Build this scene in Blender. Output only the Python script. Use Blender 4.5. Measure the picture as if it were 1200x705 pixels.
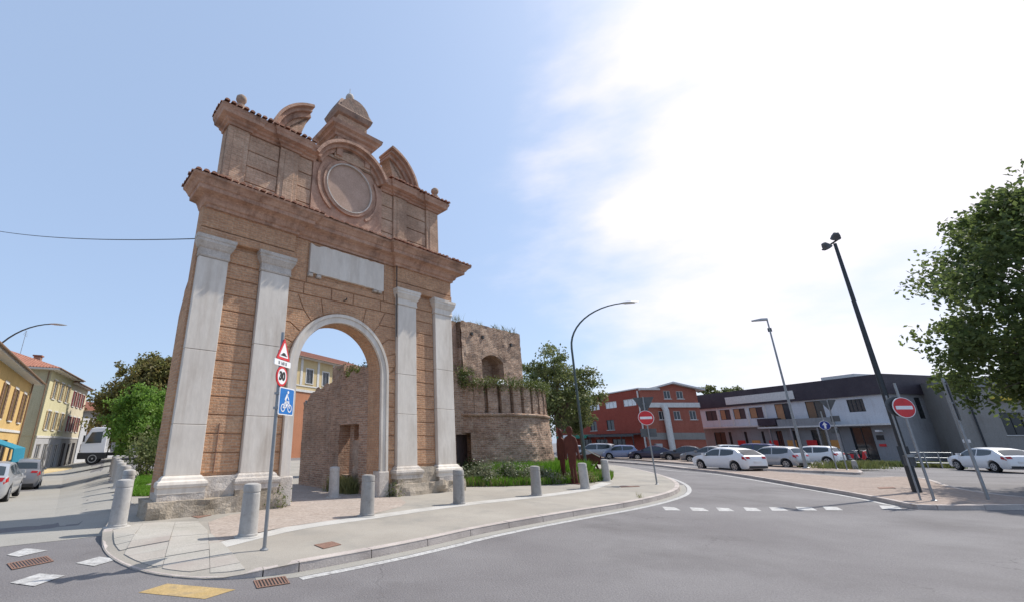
import bpy, math, random
from math import radians, sin, cos, pi, sqrt, atan2
from mathutils import Vector, Matrix, noise

random.seed(7)
S = bpy.context.scene
for o in list(bpy.data.objects):
    bpy.data.objects.remove(o)

# ------------------------------------------------------------------ camera
HC = 1.75
PX, PY, FP, PITCH = 473.4, 352.5, 511.3, radians(17.9)      # photo pixels (1200 x 705)
cam_d = bpy.data.cameras.new('camera')
cam = bpy.data.objects.new('camera', cam_d)
S.collection.objects.link(cam)
cam.location = (0, 0, HC)
cam.rotation_euler = (pi / 2 + PITCH, 0, 0)
cam_d.sensor_width = 36
cam_d.lens = FP * 36 / 1200
cam_d.shift_x = (600 - PX) / 1200
cam_d.clip_end = 3000
S.camera = cam
S.render.resolution_x, S.render.resolution_y = 1024, 601

# ------------------------------------------------------------------ light
SUN_AZ, SUN_EL = 65.5, 51.5       # azimuth clockwise from +Y
w = bpy.data.worlds.new('World'); S.world = w; w.use_nodes = True
nt = w.node_tree; nt.nodes.clear()
def wn(t, **k):
    n = nt.nodes.new(t)
    for a, b in k.items(): setattr(n, a, b)
    return n
sky = wn('ShaderNodeTexSky', sky_type='NISHITA', sun_disc=False)
sky.sun_elevation = radians(SUN_EL); sky.sun_rotation = radians(SUN_AZ)
sky.air_density = 1.0; sky.dust_density = 1.6; sky.ozone_density = 1.6
sunv = Vector((sin(radians(SUN_AZ)) * cos(radians(SUN_EL)), cos(radians(SUN_AZ)) * cos(radians(SUN_EL)), sin(radians(SUN_EL))))
geo = wn('ShaderNodeNewGeometry')
inc = wn('ShaderNodeVectorMath', operation='SCALE'); inc.inputs['Scale'].default_value = -1
nt.links.new(geo.outputs['Incoming'], inc.inputs[0])
dot = wn('ShaderNodeVectorMath', operation='DOT_PRODUCT'); dot.inputs[1].default_value = (0.692, 0.557, 0.459)      # heart of the bright cloud bank below the sun
nt.links.new(inc.outputs[0], dot.inputs[0])
# thin bright cloud sheet: noise on the sky direction, densest where the haze round the sun is
mp = wn('ShaderNodeMapping'); mp.inputs['Scale'].default_value = (1.0, 1.0, 2.6); mp.inputs['Location'].default_value = (3.1, 0.4, 0.2)
nt.links.new(inc.outputs[0], mp.inputs['Vector'])
cn = wn('ShaderNodeTexNoise'); cn.inputs['Scale'].default_value = 1.9; cn.inputs['Detail'].default_value = 7; cn.inputs['Roughness'].default_value = 0.55
nt.links.new(mp.outputs[0], cn.inputs['Vector'])
m1 = wn('ShaderNodeMapRange'); m1.inputs['From Min'].default_value = 0.50; m1.inputs['From Max'].default_value = 1.0
m1.inputs['To Min'].default_value = 0.0; m1.inputs['To Max'].default_value = 1.0; m1.clamp = False
nt.links.new(dot.outputs['Value'], m1.inputs['Value'])
ad = wn('ShaderNodeMath', operation='ADD'); nt.links.new(m1.outputs[0], ad.inputs[0])
cs = wn('ShaderNodeMapRange'); cs.inputs['From Min'].default_value = 0.3; cs.inputs['From Max'].default_value = 0.7; cs.inputs['To Min'].default_value = -0.16; cs.inputs['To Max'].default_value = 0.16; nt.links.new(cn.outputs['Fac'], cs.inputs['Value'])
nt.links.new(cs.outputs[0], ad.inputs[1])
m2 = wn('ShaderNodeMapRange', interpolation_type='SMOOTHSTEP'); m2.inputs['From Min'].default_value = 0.66; m2.inputs['From Max'].default_value = 1.02
nt.links.new(ad.outputs[0], m2.inputs['Value'])
mx = wn('ShaderNodeMix', data_type='RGBA')
veil = wn('ShaderNodeMix', data_type='RGBA'); veil.inputs[0].default_value = 0.62; nt.links.new(sky.outputs[0], veil.inputs[6]); veil.inputs[7].default_value = (2.85, 3.75, 5.35, 1)   # thin even summer haze
nt.links.new(m2.outputs[0], mx.inputs[0]); nt.links.new(veil.outputs[2], mx.inputs[6]); mx.inputs[7].default_value = (6.5, 6.1, 6.35, 1)
bg = wn('ShaderNodeBackground'); bg.inputs['Strength'].default_value = 0.135
nt.links.new(mx.outputs[2], bg.inputs['Color'])
wo = wn('ShaderNodeOutputWorld'); nt.links.new(bg.outputs[0], wo.inputs[0])

sd = bpy.data.lights.new('sun', 'SUN'); sd.energy = 3.7; sd.angle = radians(0.6); sd.color = (1, 0.955, 0.88)
so = bpy.data.objects.new('sun', sd); S.collection.objects.link(so)
so.rotation_euler = (-sunv).to_track_quat('-Z', 'Y').to_euler(); so.location = sunv * 60

vs = S.view_settings
vs.view_transform = 'Standard'; vs.look = 'None'; vs.exposure = 0.42; vs.gamma = 1; vs.use_curve_mapping = False

# ------------------------------------------------------------------ pixel -> place
_c, _s = cos(PITCH), sin(PITCH)
def ray(x, y):
    u = (x - PX) / FP; v = -(y - PY) / FP
    return Vector((u, _c - v * _s, _s + v * _c))
def G(x, y, z=0.0):
    d = ray(x, y); t = (z - HC) / d.z
    return Vector((d.x * t, d.y * t, z))
def at_z(x, y, z):
    return G(x, y, z)
def zat(x, y, p):                    # height of pixel above the place p
    d = ray(x, y); t = sqrt(p[0] ** 2 + p[1] ** 2) / sqrt(d.x ** 2 + d.y ** 2)
    return HC + d.z * t
def dirp(az):
    return Vector((sin(radians(az)), cos(radians(az)), 0))
def sst(a, b, x):
    t = min(1, max(0, (x - a) / (b - a))); return t * t * (3 - 2 * t)
def hgt(x, y):                       # the street on the left falls gently away
    r = sqrt(x * x + y * y); az = math.degrees(atan2(x, y))
    return -min(0.78, 0.035 * max(0, r - 13)) * sst(-30.5, -37, az)

# ------------------------------------------------------------------ materials
MAT = {}
def _mix(t, a, b, f, typ='MIX'):
    n = t.nodes.new('ShaderNodeMix'); n.data_type = 'RGBA'; n.blend_type = typ
    for i, v in ((0, f), (6, a), (7, b)):
        if hasattr(v, 'links'): t.links.new(v, n.inputs[i])
        elif i == 0: n.inputs[0].default_value = v
        else: n.inputs[i].default_value = (*v, 1)
    return n.outputs[2]
def _noise(t, vec, scale, detail=4, rough=0.6, lo=0.35, hi=0.65):
    n = t.nodes.new('ShaderNodeTexNoise'); n.inputs['Scale'].default_value = scale
    n.inputs['Detail'].default_value = detail; n.inputs['Roughness'].default_value = rough
    t.links.new(vec, n.inputs['Vector'])
    r = t.nodes.new('ShaderNodeMapRange'); r.inputs['From Min'].default_value = lo; r.inputs['From Max'].default_value = hi
    t.links.new(n.outputs['Fac'], r.inputs['Value'])
    return r.outputs[0]
def _new(name):
    m = bpy.data.materials.new(name); m.use_nodes = True
    t = m.node_tree; b = t.nodes['Principled BSDF']
    MAT[name] = m
    return m, t, b
def _bump(t, b, h, strength, dist=0.02):
    n = t.nodes.new('ShaderNodeBump'); n.inputs['Strength'].default_value = strength; n.inputs['Distance'].default_value = dist
    t.links.new(h, n.inputs['Height']); t.links.new(n.outputs[0], b.inputs['Normal'])
def add_streak(t, vec, col, k):      # rain streaks running down
    mp_ = t.nodes.new('ShaderNodeMapping'); mp_.inputs['Scale'].default_value = (4.5, 4.5, 0.4); t.links.new(vec, mp_.inputs['Vector'])
    f = _noise(t, mp_.outputs[0], 1.0, 6, 0.7, 0.48, 0.75); g_ = _noise(t, vec, 0.7, 3, 0.6, 0.35, 0.65)
    mu = t.nodes.new('ShaderNodeMath'); mu.operation = 'MULTIPLY'; t.links.new(f, mu.inputs[0]); t.links.new(g_, mu.inputs[1])
    return _mix(t, col, (0.50, 0.40, 0.33), t_mul(t, mu.outputs[0], k), 'MULTIPLY')
def surf(name, c1, c2, sc=2.0, rough=0.8, bump=0.15, fine=40.0, grain=0.8, streak=0, stain=None, stain_sc=0.5, coord='Object', spec=0.3, stretch=None, world=False):
    m, t, b = _new(name)
    if world:
        g = t.nodes.new('ShaderNodeNewGeometry'); vec = g.outputs['Position']
    else:
        tc = t.nodes.new('ShaderNodeTexCoord'); vec = tc.outputs[coord]
    if stretch:
        mpn = t.nodes.new('ShaderNodeMapping'); mpn.inputs['Scale'].default_value = stretch
        t.links.new(vec, mpn.inputs['Vector']); vec = mpn.outputs[0]
    f1 = _noise(t, vec, sc); f2 = _noise(t, vec, fine, 3, 0.7, 0.3, 0.7)
    col = _mix(t, c1, c2, f1)
    dark = _mix(t, (0.78,) * 3, (1.15,) * 3, f2)
    col = _mix(t, col, dark, grain, 'MULTIPLY')
    if stain:
        f3 = _noise(t, vec, stain_sc, 6, 0.65, 0.5, 0.72)
        col = _mix(t, col, stain, f3)
    if streak: col = add_streak(t, vec, col, streak)
    t.links.new(col, b.inputs['Base Color'])
    b.inputs['Roughness'].default_value = rough; b.inputs['Specular IOR Level'].default_value = spec
    if bump: _bump(t, b, f2, bump)
    return m
def plain(name, c, rough=0.5, metal=0.0, spec=0.5, coat=0.0, vary=0.12):
    m, t, b = _new(name)
    tc = t.nodes.new('ShaderNodeTexCoord')
    f = _noise(t, tc.outputs['Object'], 6.0, 4)
    col = _mix(t, tuple(x * (1 - vary) for x in c), tuple(min(1, x * (1 + vary * 0.6)) for x in c), f)
    t.links.new(col, b.inputs['Base Color'])
    b.inputs['Roughness'].default_value = rough; b.inputs['Metallic'].default_value = metal
    b.inputs['Specular IOR Level'].default_value = spec; b.inputs['Coat Weight'].default_value = coat
    return m
def brick(name, c1, c2, mortar, bw=0.28, rh=0.072, ms=0.011, stain=(0.2, 0.17, 0.13), light=(0.5, 0.42, 0.33), st=0.5, bump=0.6, patch_sc=0.55):
    m, t, b = _new(name)
    tc = t.nodes.new('ShaderNodeTexCoord'); uv = tc.outputs['UV']; ob = tc.outputs['Object']
    dn = t.nodes.new('ShaderNodeTexNoise'); dn.inputs['Scale'].default_value = 2.2; t.links.new(ob, dn.inputs['Vector'])
    ds = t.nodes.new('ShaderNodeVectorMath'); ds.operation = 'SCALE'; ds.inputs['Scale'].default_value = 0.06
    t.links.new(dn.outputs['Color'], ds.inputs[0])
    av = t.nodes.new('ShaderNodeVectorMath'); t.links.new(uv, av.inputs[0]); t.links.new(ds.outputs[0], av.inputs[1])
    k = t.nodes.new('ShaderNodeTexBrick'); t.links.new(av.outputs[0], k.inputs['Vector'])
    k.inputs['Scale'].default_value = 1; k.inputs['Brick Width'].default_value = bw; k.inputs['Row Height'].default_value = rh
    k.inputs['Mortar Size'].default_value = ms; k.inputs['Mortar Smooth'].default_value = 0.3; k.inputs['Bias'].default_value = 0.0
    k.inputs['Color1'].default_value = (*c1, 1); k.inputs['Color2'].default_value = (*c2, 1); k.inputs['Mortar'].default_value = (*mortar, 1)
    col = k.outputs['Color']
    f = _noise(t, ob, patch_sc, 7, 0.68, 0.44, 0.7)
    col = _mix(t, col, stain, t_mul(t, f, st))
    f2 = _noise(t, ob, patch_sc * 1.7 + 0.3, 6, 0.7, 0.52, 0.75)
    col = _mix(t, col, light, t_mul(t, f2, st * 0.8))
    col = add_streak(t, ob, col, 0.5)
    f3 = _noise(t, ob, 14, 4, 0.7, 0.3, 0.7)
    col = _mix(t, col, _mix(t, (0.72,) * 3, (1.2,) * 3, f3), 0.85, 'MULTIPLY')
    t.links.new(col, b.inputs['Base Color']); b.inputs['Roughness'].default_value = 0.92; b.inputs['Specular IOR Level'].default_value = 0.15
    h = t.nodes.new('ShaderNodeMath'); h.operation = 'SUBTRACT'; t.links.new(f3, h.inputs[0]); t.links.new(k.outputs['Fac'], h.inputs[1])
    _bump(t, b, h.outputs[0], bump, 0.02)
    return m
def t_mul(t, a, k):
    n = t.nodes.new('ShaderNodeMath'); n.operation = 'MULTIPLY'; t.links.new(a, n.inputs[0]); n.inputs[1].default_value = k
    return n.outputs[0]
def leafmat(name, c1, c2, trans=0.35, c3=None):
    m, t, b = _new(name)
    g = t.nodes.new('ShaderNodeNewGeometry')
    col = _mix(t, c1, c2, g.outputs['Random Per Island'])
    tc = t.nodes.new('ShaderNodeTexCoord')
    f = _noise(t, tc.outputs['Object'], 0.9, 3, 0.6, 0.4, 0.62)
    col = _mix(t, col, c3 or tuple(x * 1.7 for x in c2), t_mul(t, f, 0.55))
    t.links.new(col, b.inputs['Base Color']); b.inputs['Roughness'].default_value = 0.55; b.inputs['Specular IOR Level'].default_value = 0.35
    tr = t.nodes.new('ShaderNodeBsdfTranslucent'); t.links.new(col, tr.inputs['Color'])
    ms = t.nodes.new('ShaderNodeMixShader'); ms.inputs[0].default_value = trans
    t.links.new(b.outputs[0], ms.inputs[1]); t.links.new(tr.outputs[0], ms.inputs[2])
    t.links.new(ms.outputs[0], t.nodes['Material Output'].inputs[0])
    return m

surf('asphalt', (0.165, 0.153, 0.154), (0.21, 0.198, 0.197), 0.35, 0.85, 0.4, 38, stain=(0.128, 0.118, 0.117), stain_sc=0.3, world=True, grain=1.0)
def crack(mname):
    m = MAT[mname]; t = m.node_tree; b = t.nodes['Principled BSDF']
    g = t.nodes.new('ShaderNodeNewGeometry'); v = t.nodes.new('ShaderNodeTexVoronoi'); v.feature = 'DISTANCE_TO_EDGE'; v.inputs['Scale'].default_value = 0.33
    nn = t.nodes.new('ShaderNodeTexNoise'); nn.inputs['Scale'].default_value = 1.7; nn.inputs['Detail'].default_value = 6
    t.links.new(g.outputs['Position'], nn.inputs['Vector'])
    sc = t.nodes.new('ShaderNodeVectorMath'); sc.operation = 'SCALE'; sc.inputs['Scale'].default_value = 0.9; t.links.new(nn.outputs['Color'], sc.inputs[0])
    ad_ = t.nodes.new('ShaderNodeVectorMath'); t.links.new(g.outputs['Position'], ad_.inputs[0]); t.links.new(sc.outputs[0], ad_.inputs[1]); t.links.new(ad_.outputs[0], v.inputs['Vector'])
    r = t.nodes.new('ShaderNodeMapRange'); r.inputs['From Min'].default_value = 0.0; r.inputs['From Max'].default_value = 0.006; r.inputs['To Min'].default_value = 0.55; r.inputs['To Max'].default_value = 0.0
    t.links.new(v.outputs['Distance'], r.inputs['Value'])
    f = _noise(t, g.outputs['Position'], 0.25, 2, 0.5, 0.5, 0.6); mu = t.nodes.new('ShaderNodeMath'); mu.operation = 'MULTIPLY'; t.links.new(r.outputs[0], mu.inputs[0]); t.links.new(f, mu.inputs[1])
    old = b.inputs['Base Color'].links[0].from_socket
    t.links.new(_mix(t, old, (0.06, 0.056, 0.055), mu.outputs[0]), b.inputs['Base Color'])
crack('asphalt')
surf('street_pale', (0.30, 0.285, 0.255), (0.36, 0.34, 0.305), 0.3, 0.88, 0.25, 45, stain=(0.24, 0.225, 0.2), stain_sc=0.3, world=True)
surf('pavement', (0.315, 0.285, 0.245), (0.37, 0.338, 0.292), 0.5, 0.9, 0.2, 60, stain=(0.24, 0.228, 0.205), stain_sc=0.6, world=True)
surf('concrete_strip', (0.46, 0.44, 0.41), (0.52, 0.5, 0.465), 1.5, 0.9, 0.2, 40, stain=(0.36, 0.34, 0.31), stain_sc=1.1, world=True)
surf('kerb', (0.42, 0.365, 0.335), (0.52, 0.46, 0.42), 1.3, 0.85, 0.3, 45, stain=(0.33, 0.285, 0.26), stain_sc=1.2, world=True)
surf('slab', (0.37, 0.345, 0.30), (0.43, 0.40, 0.355), 1.6, 0.9, 0.2, 40, stain=(0.40, 0.36, 0.32), stain_sc=1.0, world=True)
surf('slab_warm', (0.36, 0.325, 0.285), (0.42, 0.38, 0.335), 1.6, 0.9, 0.2, 40, stain=(0.35, 0.30, 0.265), stain_sc=1.0, world=True)
surf('road_white', (0.42, 0.41, 0.395), (0.52, 0.51, 0.495), 4, 0.8, 0.3, 22, stain=(0.21, 0.20, 0.195), stain_sc=9.0, world=True, grain=1.0)
surf('road_yellow', (0.40, 0.28, 0.12), (0.47, 0.335, 0.16), 3, 0.8, 0.2, 30, stain=(0.27, 0.21, 0.13), stain_sc=4.5, world=True)
surf('iron_rust', (0.20, 0.115, 0.085), (0.27, 0.16, 0.12), 9, 0.8, 0.4, 40)
surf('soil', (0.12, 0.085, 0.055), (0.17, 0.13, 0.085), 3, 0.95, 0.5, 30)
surf('marble', (0.65, 0.585, 0.51), (0.72, 0.66, 0.585), 1.4, 0.75, 0.06, 9, stain=(0.52, 0.455, 0.385), stain_sc=1.3, stretch=(1, 1, 0.3), grain=0.35, streak=0.4)
surf('marble_worn', (0.50, 0.45, 0.40), (0.60, 0.54, 0.48), 2.5, 0.85, 0.4, 26, stain=(0.36, 0.29, 0.22), stain_sc=1.5, streak=0.5)
surf('stone_base', (0.36, 0.30, 0.235), (0.46, 0.39, 0.31), 2.0, 0.95, 0.6, 18, stain=(0.22, 0.18, 0.13), stain_sc=1.3)
surf('plaster_band', (0.43, 0.255, 0.18), (0.54, 0.345, 0.25), 2.4, 0.9, 0.5, 18, stain=(0.22, 0.14, 0.105), stain_sc=1.4, streak=1.0)
surf('medallion', (0.42, 0.29, 0.22), (0.49, 0.345, 0.27), 2, 0.9, 0.2, 25, stain=(0.34, 0.23, 0.175), stain_sc=0.8)
surf('weathered', (0.36, 0.255, 0.19), (0.45, 0.33, 0.25), 2.2, 0.95, 0.5, 16, stain=(0.14, 0.12, 0.10), stain_sc=1.6, streak=0.8)
surf('dome_dark', (0.26, 0.175, 0.135), (0.34, 0.24, 0.185), 2.5, 0.95, 0.5, 14, stain=(0.13, 0.11, 0.095), stain_sc=1.8, streak=0.8)
surf('tile', (0.28, 0.125, 0.08), (0.38, 0.19, 0.125), 5, 0.9, 0.4, 30, stain=(0.17, 0.12, 0.095), stain_sc=2)
surf('tile_light', (0.30, 0.125, 0.085), (0.38, 0.18, 0.125), 5, 0.9, 0.4, 12, stain=(0.22, 0.11, 0.08), stain_sc=1.2)
surf('bollard', (0.41, 0.40, 0.39), (0.48, 0.47, 0.455), 3, 0.85, 0.1, 14, grain=0.4, stain=(0.28, 0.26, 0.24), stain_sc=2.6, streak=0.7)
brick('gate_brick', (0.60, 0.34, 0.195), (0.46, 0.25, 0.145), (0.52, 0.365, 0.25), stain=(0.35, 0.205, 0.135), light=(0.68, 0.475, 0.31), st=0.65, bump=0.5)
brick('attic_brick', (0.60, 0.385, 0.265), (0.44, 0.275, 0.185), (0.54, 0.41, 0.30), stain=(0.27, 0.18, 0.13), light=(0.68, 0.52, 0.39), st=0.8, bump=0.5)
brick('ruin_brick', (0.56, 0.34, 0.235), (0.33, 0.19, 0.13), (0.50, 0.38, 0.29), rh=0.075, ms=0.014, stain=(0.22, 0.14, 0.10), light=(0.60, 0.46, 0.37), st=0.7, bump=0.7, patch_sc=0.8)
brick('tower_brick', (0.56, 0.37, 0.26), (0.32, 0.195, 0.135), (0.52, 0.42, 0.33), bw=0.28, rh=0.085, ms=0.016, stain=(0.23, 0.15, 0.11), light=(0.66, 0.53, 0.41), st=0.9, bump=1.0, patch_sc=0.7)
brick('apron_paver', (0.43, 0.36, 0.31), (0.38, 0.315, 0.27), (0.35, 0.30, 0.26), bw=0.24, rh=0.12, ms=0.010, stain=(0.33, 0.28, 0.24), light=(0.48, 0.43, 0.38), st=0.45, bump=0.25)
brick('island_paver', (0.37, 0.295, 0.25), (0.32, 0.25, 0.21), (0.29, 0.245, 0.21), bw=0.24, rh=0.12, ms=0.010, stain=(0.25, 0.2, 0.175), light=(0.42, 0.36, 0.32), st=0.5, bump=0.25)
brick('red_brick', (0.34, 0.078, 0.055), (0.28, 0.06, 0.043), (0.29, 0.09, 0.065), stain=(0.24, 0.05, 0.035), light=(0.4, 0.13, 0.09), st=0.35, bump=0.2)
brick('red_brick_pale', (0.39, 0.12, 0.085), (0.33, 0.095, 0.065), (0.36, 0.16, 0.115), stain=(0.3, 0.09, 0.06), light=(0.45, 0.2, 0.14), st=0.3, bump=0.2)
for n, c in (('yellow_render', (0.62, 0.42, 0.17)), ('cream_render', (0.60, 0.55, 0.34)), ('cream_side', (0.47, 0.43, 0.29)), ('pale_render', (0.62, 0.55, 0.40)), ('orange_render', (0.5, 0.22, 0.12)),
             ('white_render', (0.60, 0.61, 0.64)), ('gray_render', (0.29, 0.29, 0.295)), ('beige_render', (0.29, 0.275, 0.255)), ('ochre_render', (0.60, 0.47, 0.26)), ('grey_ground_floor', (0.42, 0.42, 0.43))):
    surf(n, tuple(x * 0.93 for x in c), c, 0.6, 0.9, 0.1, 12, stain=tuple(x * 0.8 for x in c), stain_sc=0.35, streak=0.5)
surf('dark_fascia', (0.045, 0.035, 0.045), (0.062, 0.05, 0.06), 0.7, 0.6, 0.1, 10)
plain('white_paint', (0.74, 0.74, 0.74), 0.5)
plain('trim_white', (0.62, 0.60, 0.57), 0.6)
plain('dark_metal', (0.045, 0.05, 0.055), 0.45, 0.5)
plain('grey_metal', (0.30, 0.31, 0.32), 0.45, 0.6)
plain('green_metal', (0.085, 0.11, 0.105), 0.5, 0.4)
plain('lamp_head', (0.42, 0.43, 0.44), 0.4, 0.4)
plain('lens', (0.75, 0.77, 0.78), 0.15)
plain('wood_dark', (0.075, 0.05, 0.045), 0.7)
plain('shutter_brown', (0.20, 0.12, 0.07), 0.7)
plain('shutter_red', (0.21, 0.035, 0.045), 0.7)
plain('shutter_tan', (0.40, 0.30, 0.16), 0.7)
plain('curtain_orange', (0.40, 0.21, 0.11), 0.8)
plain('sign_red', (0.62, 0.025, 0.03), 0.4)
plain('sign_white', (0.80, 0.80, 0.80), 0.4, vary=0.04)
plain('sign_blue', (0.012, 0.16, 0.48), 0.4)
plain('sign_navy', (0.02, 0.04, 0.25), 0.4)
plain('sign_black', (0.02, 0.02, 0.02), 0.5)
plain('sign_back', (0.10, 0.105, 0.11), 0.55, 0.3)
plain('awning_blue', (0.012, 0.20, 0.30), 0.8)
plain('awning_green', (0.02, 0.20, 0.13), 0.8)
plain('yellow_paint', (0.62, 0.42, 0.04), 0.6)
plain('orange_kerb', (0.62, 0.30, 0.09), 0.8)
surf('corten', (0.085, 0.024, 0.018), (0.125, 0.038, 0.026), 3, 0.75, 0.3, 25)
plain('tarp', (0.7, 0.72, 0.75), 0.6)
plain('tyre', (0.022, 0.022, 0.024), 0.85, spec=0.2)
plain('rim', (0.45, 0.46, 0.48), 0.3, 0.8)
plain('black_trim', (0.02, 0.02, 0.022), 0.6)
plain('headlamp', (0.72, 0.74, 0.76), 0.12)
plain('tail_lamp', (0.42, 0.015, 0.015), 0.2)
plain('bark', (0.10, 0.075, 0.055), 0.95)
plain('plate', (0.7, 0.7, 0.7), 0.4)
for n, c in (('car_white', (0.76, 0.76, 0.77)), ('car_silver', (0.42, 0.43, 0.45)), ('car_grey', (0.22, 0.22, 0.235)), ('car_navy', (0.028, 0.024, 0.06)), ('car_bluegrey', (0.24, 0.28, 0.42)), ('car_dark', (0.05, 0.05, 0.065)), ('car_blue', (0.04, 0.04, 0.14))):
    plain(n, c, 0.32, 0.0 if 'white' in n else 0.25, 0.5, 0.6, vary=0.02)
m_, t_, b_ = _new('glass'); b_.inputs['Base Color'].default_value = (0.018, 0.022, 0.026, 1); b_.inputs['Roughness'].default_value = 0.08; b_.inputs['Specular IOR Level'].default_value = 0.6
m_, t_, b_ = _new('pane'); b_.inputs['Base Color'].default_value = (0.05, 0.055, 0.065, 1); b_.inputs['Roughness'].default_value = 0.12; b_.inputs['Specular IOR Level'].default_value = 0.5
m_, t_, b_ = _new('car_glass'); b_.inputs['Base Color'].default_value = (0.03, 0.04, 0.045, 1); b_.inputs['Roughness'].default_value = 0.06; b_.inputs['Specular IOR Level'].default_value = 0.8
leafmat('leaf_plane', (0.07, 0.105, 0.037), (0.125, 0.17, 0.052), 0.55, (0.18, 0.21, 0.06))
leafmat('leaf_bright', (0.11, 0.22, 0.035), (0.18, 0.32, 0.055), 0.5, (0.26, 0.38, 0.075))
leafmat('leaf_brown', (0.14, 0.135, 0.04), (0.19, 0.20, 0.055), 0.4, (0.24, 0.16, 0.06))
leafmat('leaf_mid', (0.09, 0.125, 0.045), (0.15, 0.185, 0.065), 0.45, (0.22, 0.21, 0.075))
leafmat('leaf_grey', (0.13, 0.15, 0.085), (0.19, 0.21, 0.12), 0.3, (0.25, 0.25, 0.16))
leafmat('leaf_dark', (0.025, 0.045, 0.015), (0.045, 0.075, 0.02), 0.3)
leafmat('grass', (0.10, 0.23, 0.02), (0.16, 0.33, 0.03), 0.4, (0.22, 0.36, 0.045))
leafmat('grass_dry', (0.13, 0.14, 0.045), (0.19, 0.18, 0.07), 0.35)
leafmat('ivy', (0.075, 0.105, 0.025), (0.12, 0.155, 0.035), 0.35, (0.19, 0.19, 0.05))

_t = MAT['bollard'].node_tree; _b = _t.nodes['Principled BSDF']; _oi = _t.nodes.new('ShaderNodeObjectInfo')      # each post weathers differently
_t.links.new(_mix(_t, _b.inputs['Base Color'].links[0].from_socket, _mix(_t, (0.72, 0.70, 0.68), (1.15, 1.13, 1.10), _oi.outputs['Random']), 1.0, 'MULTIPLY'), _b.inputs['Base Color'])

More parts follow.
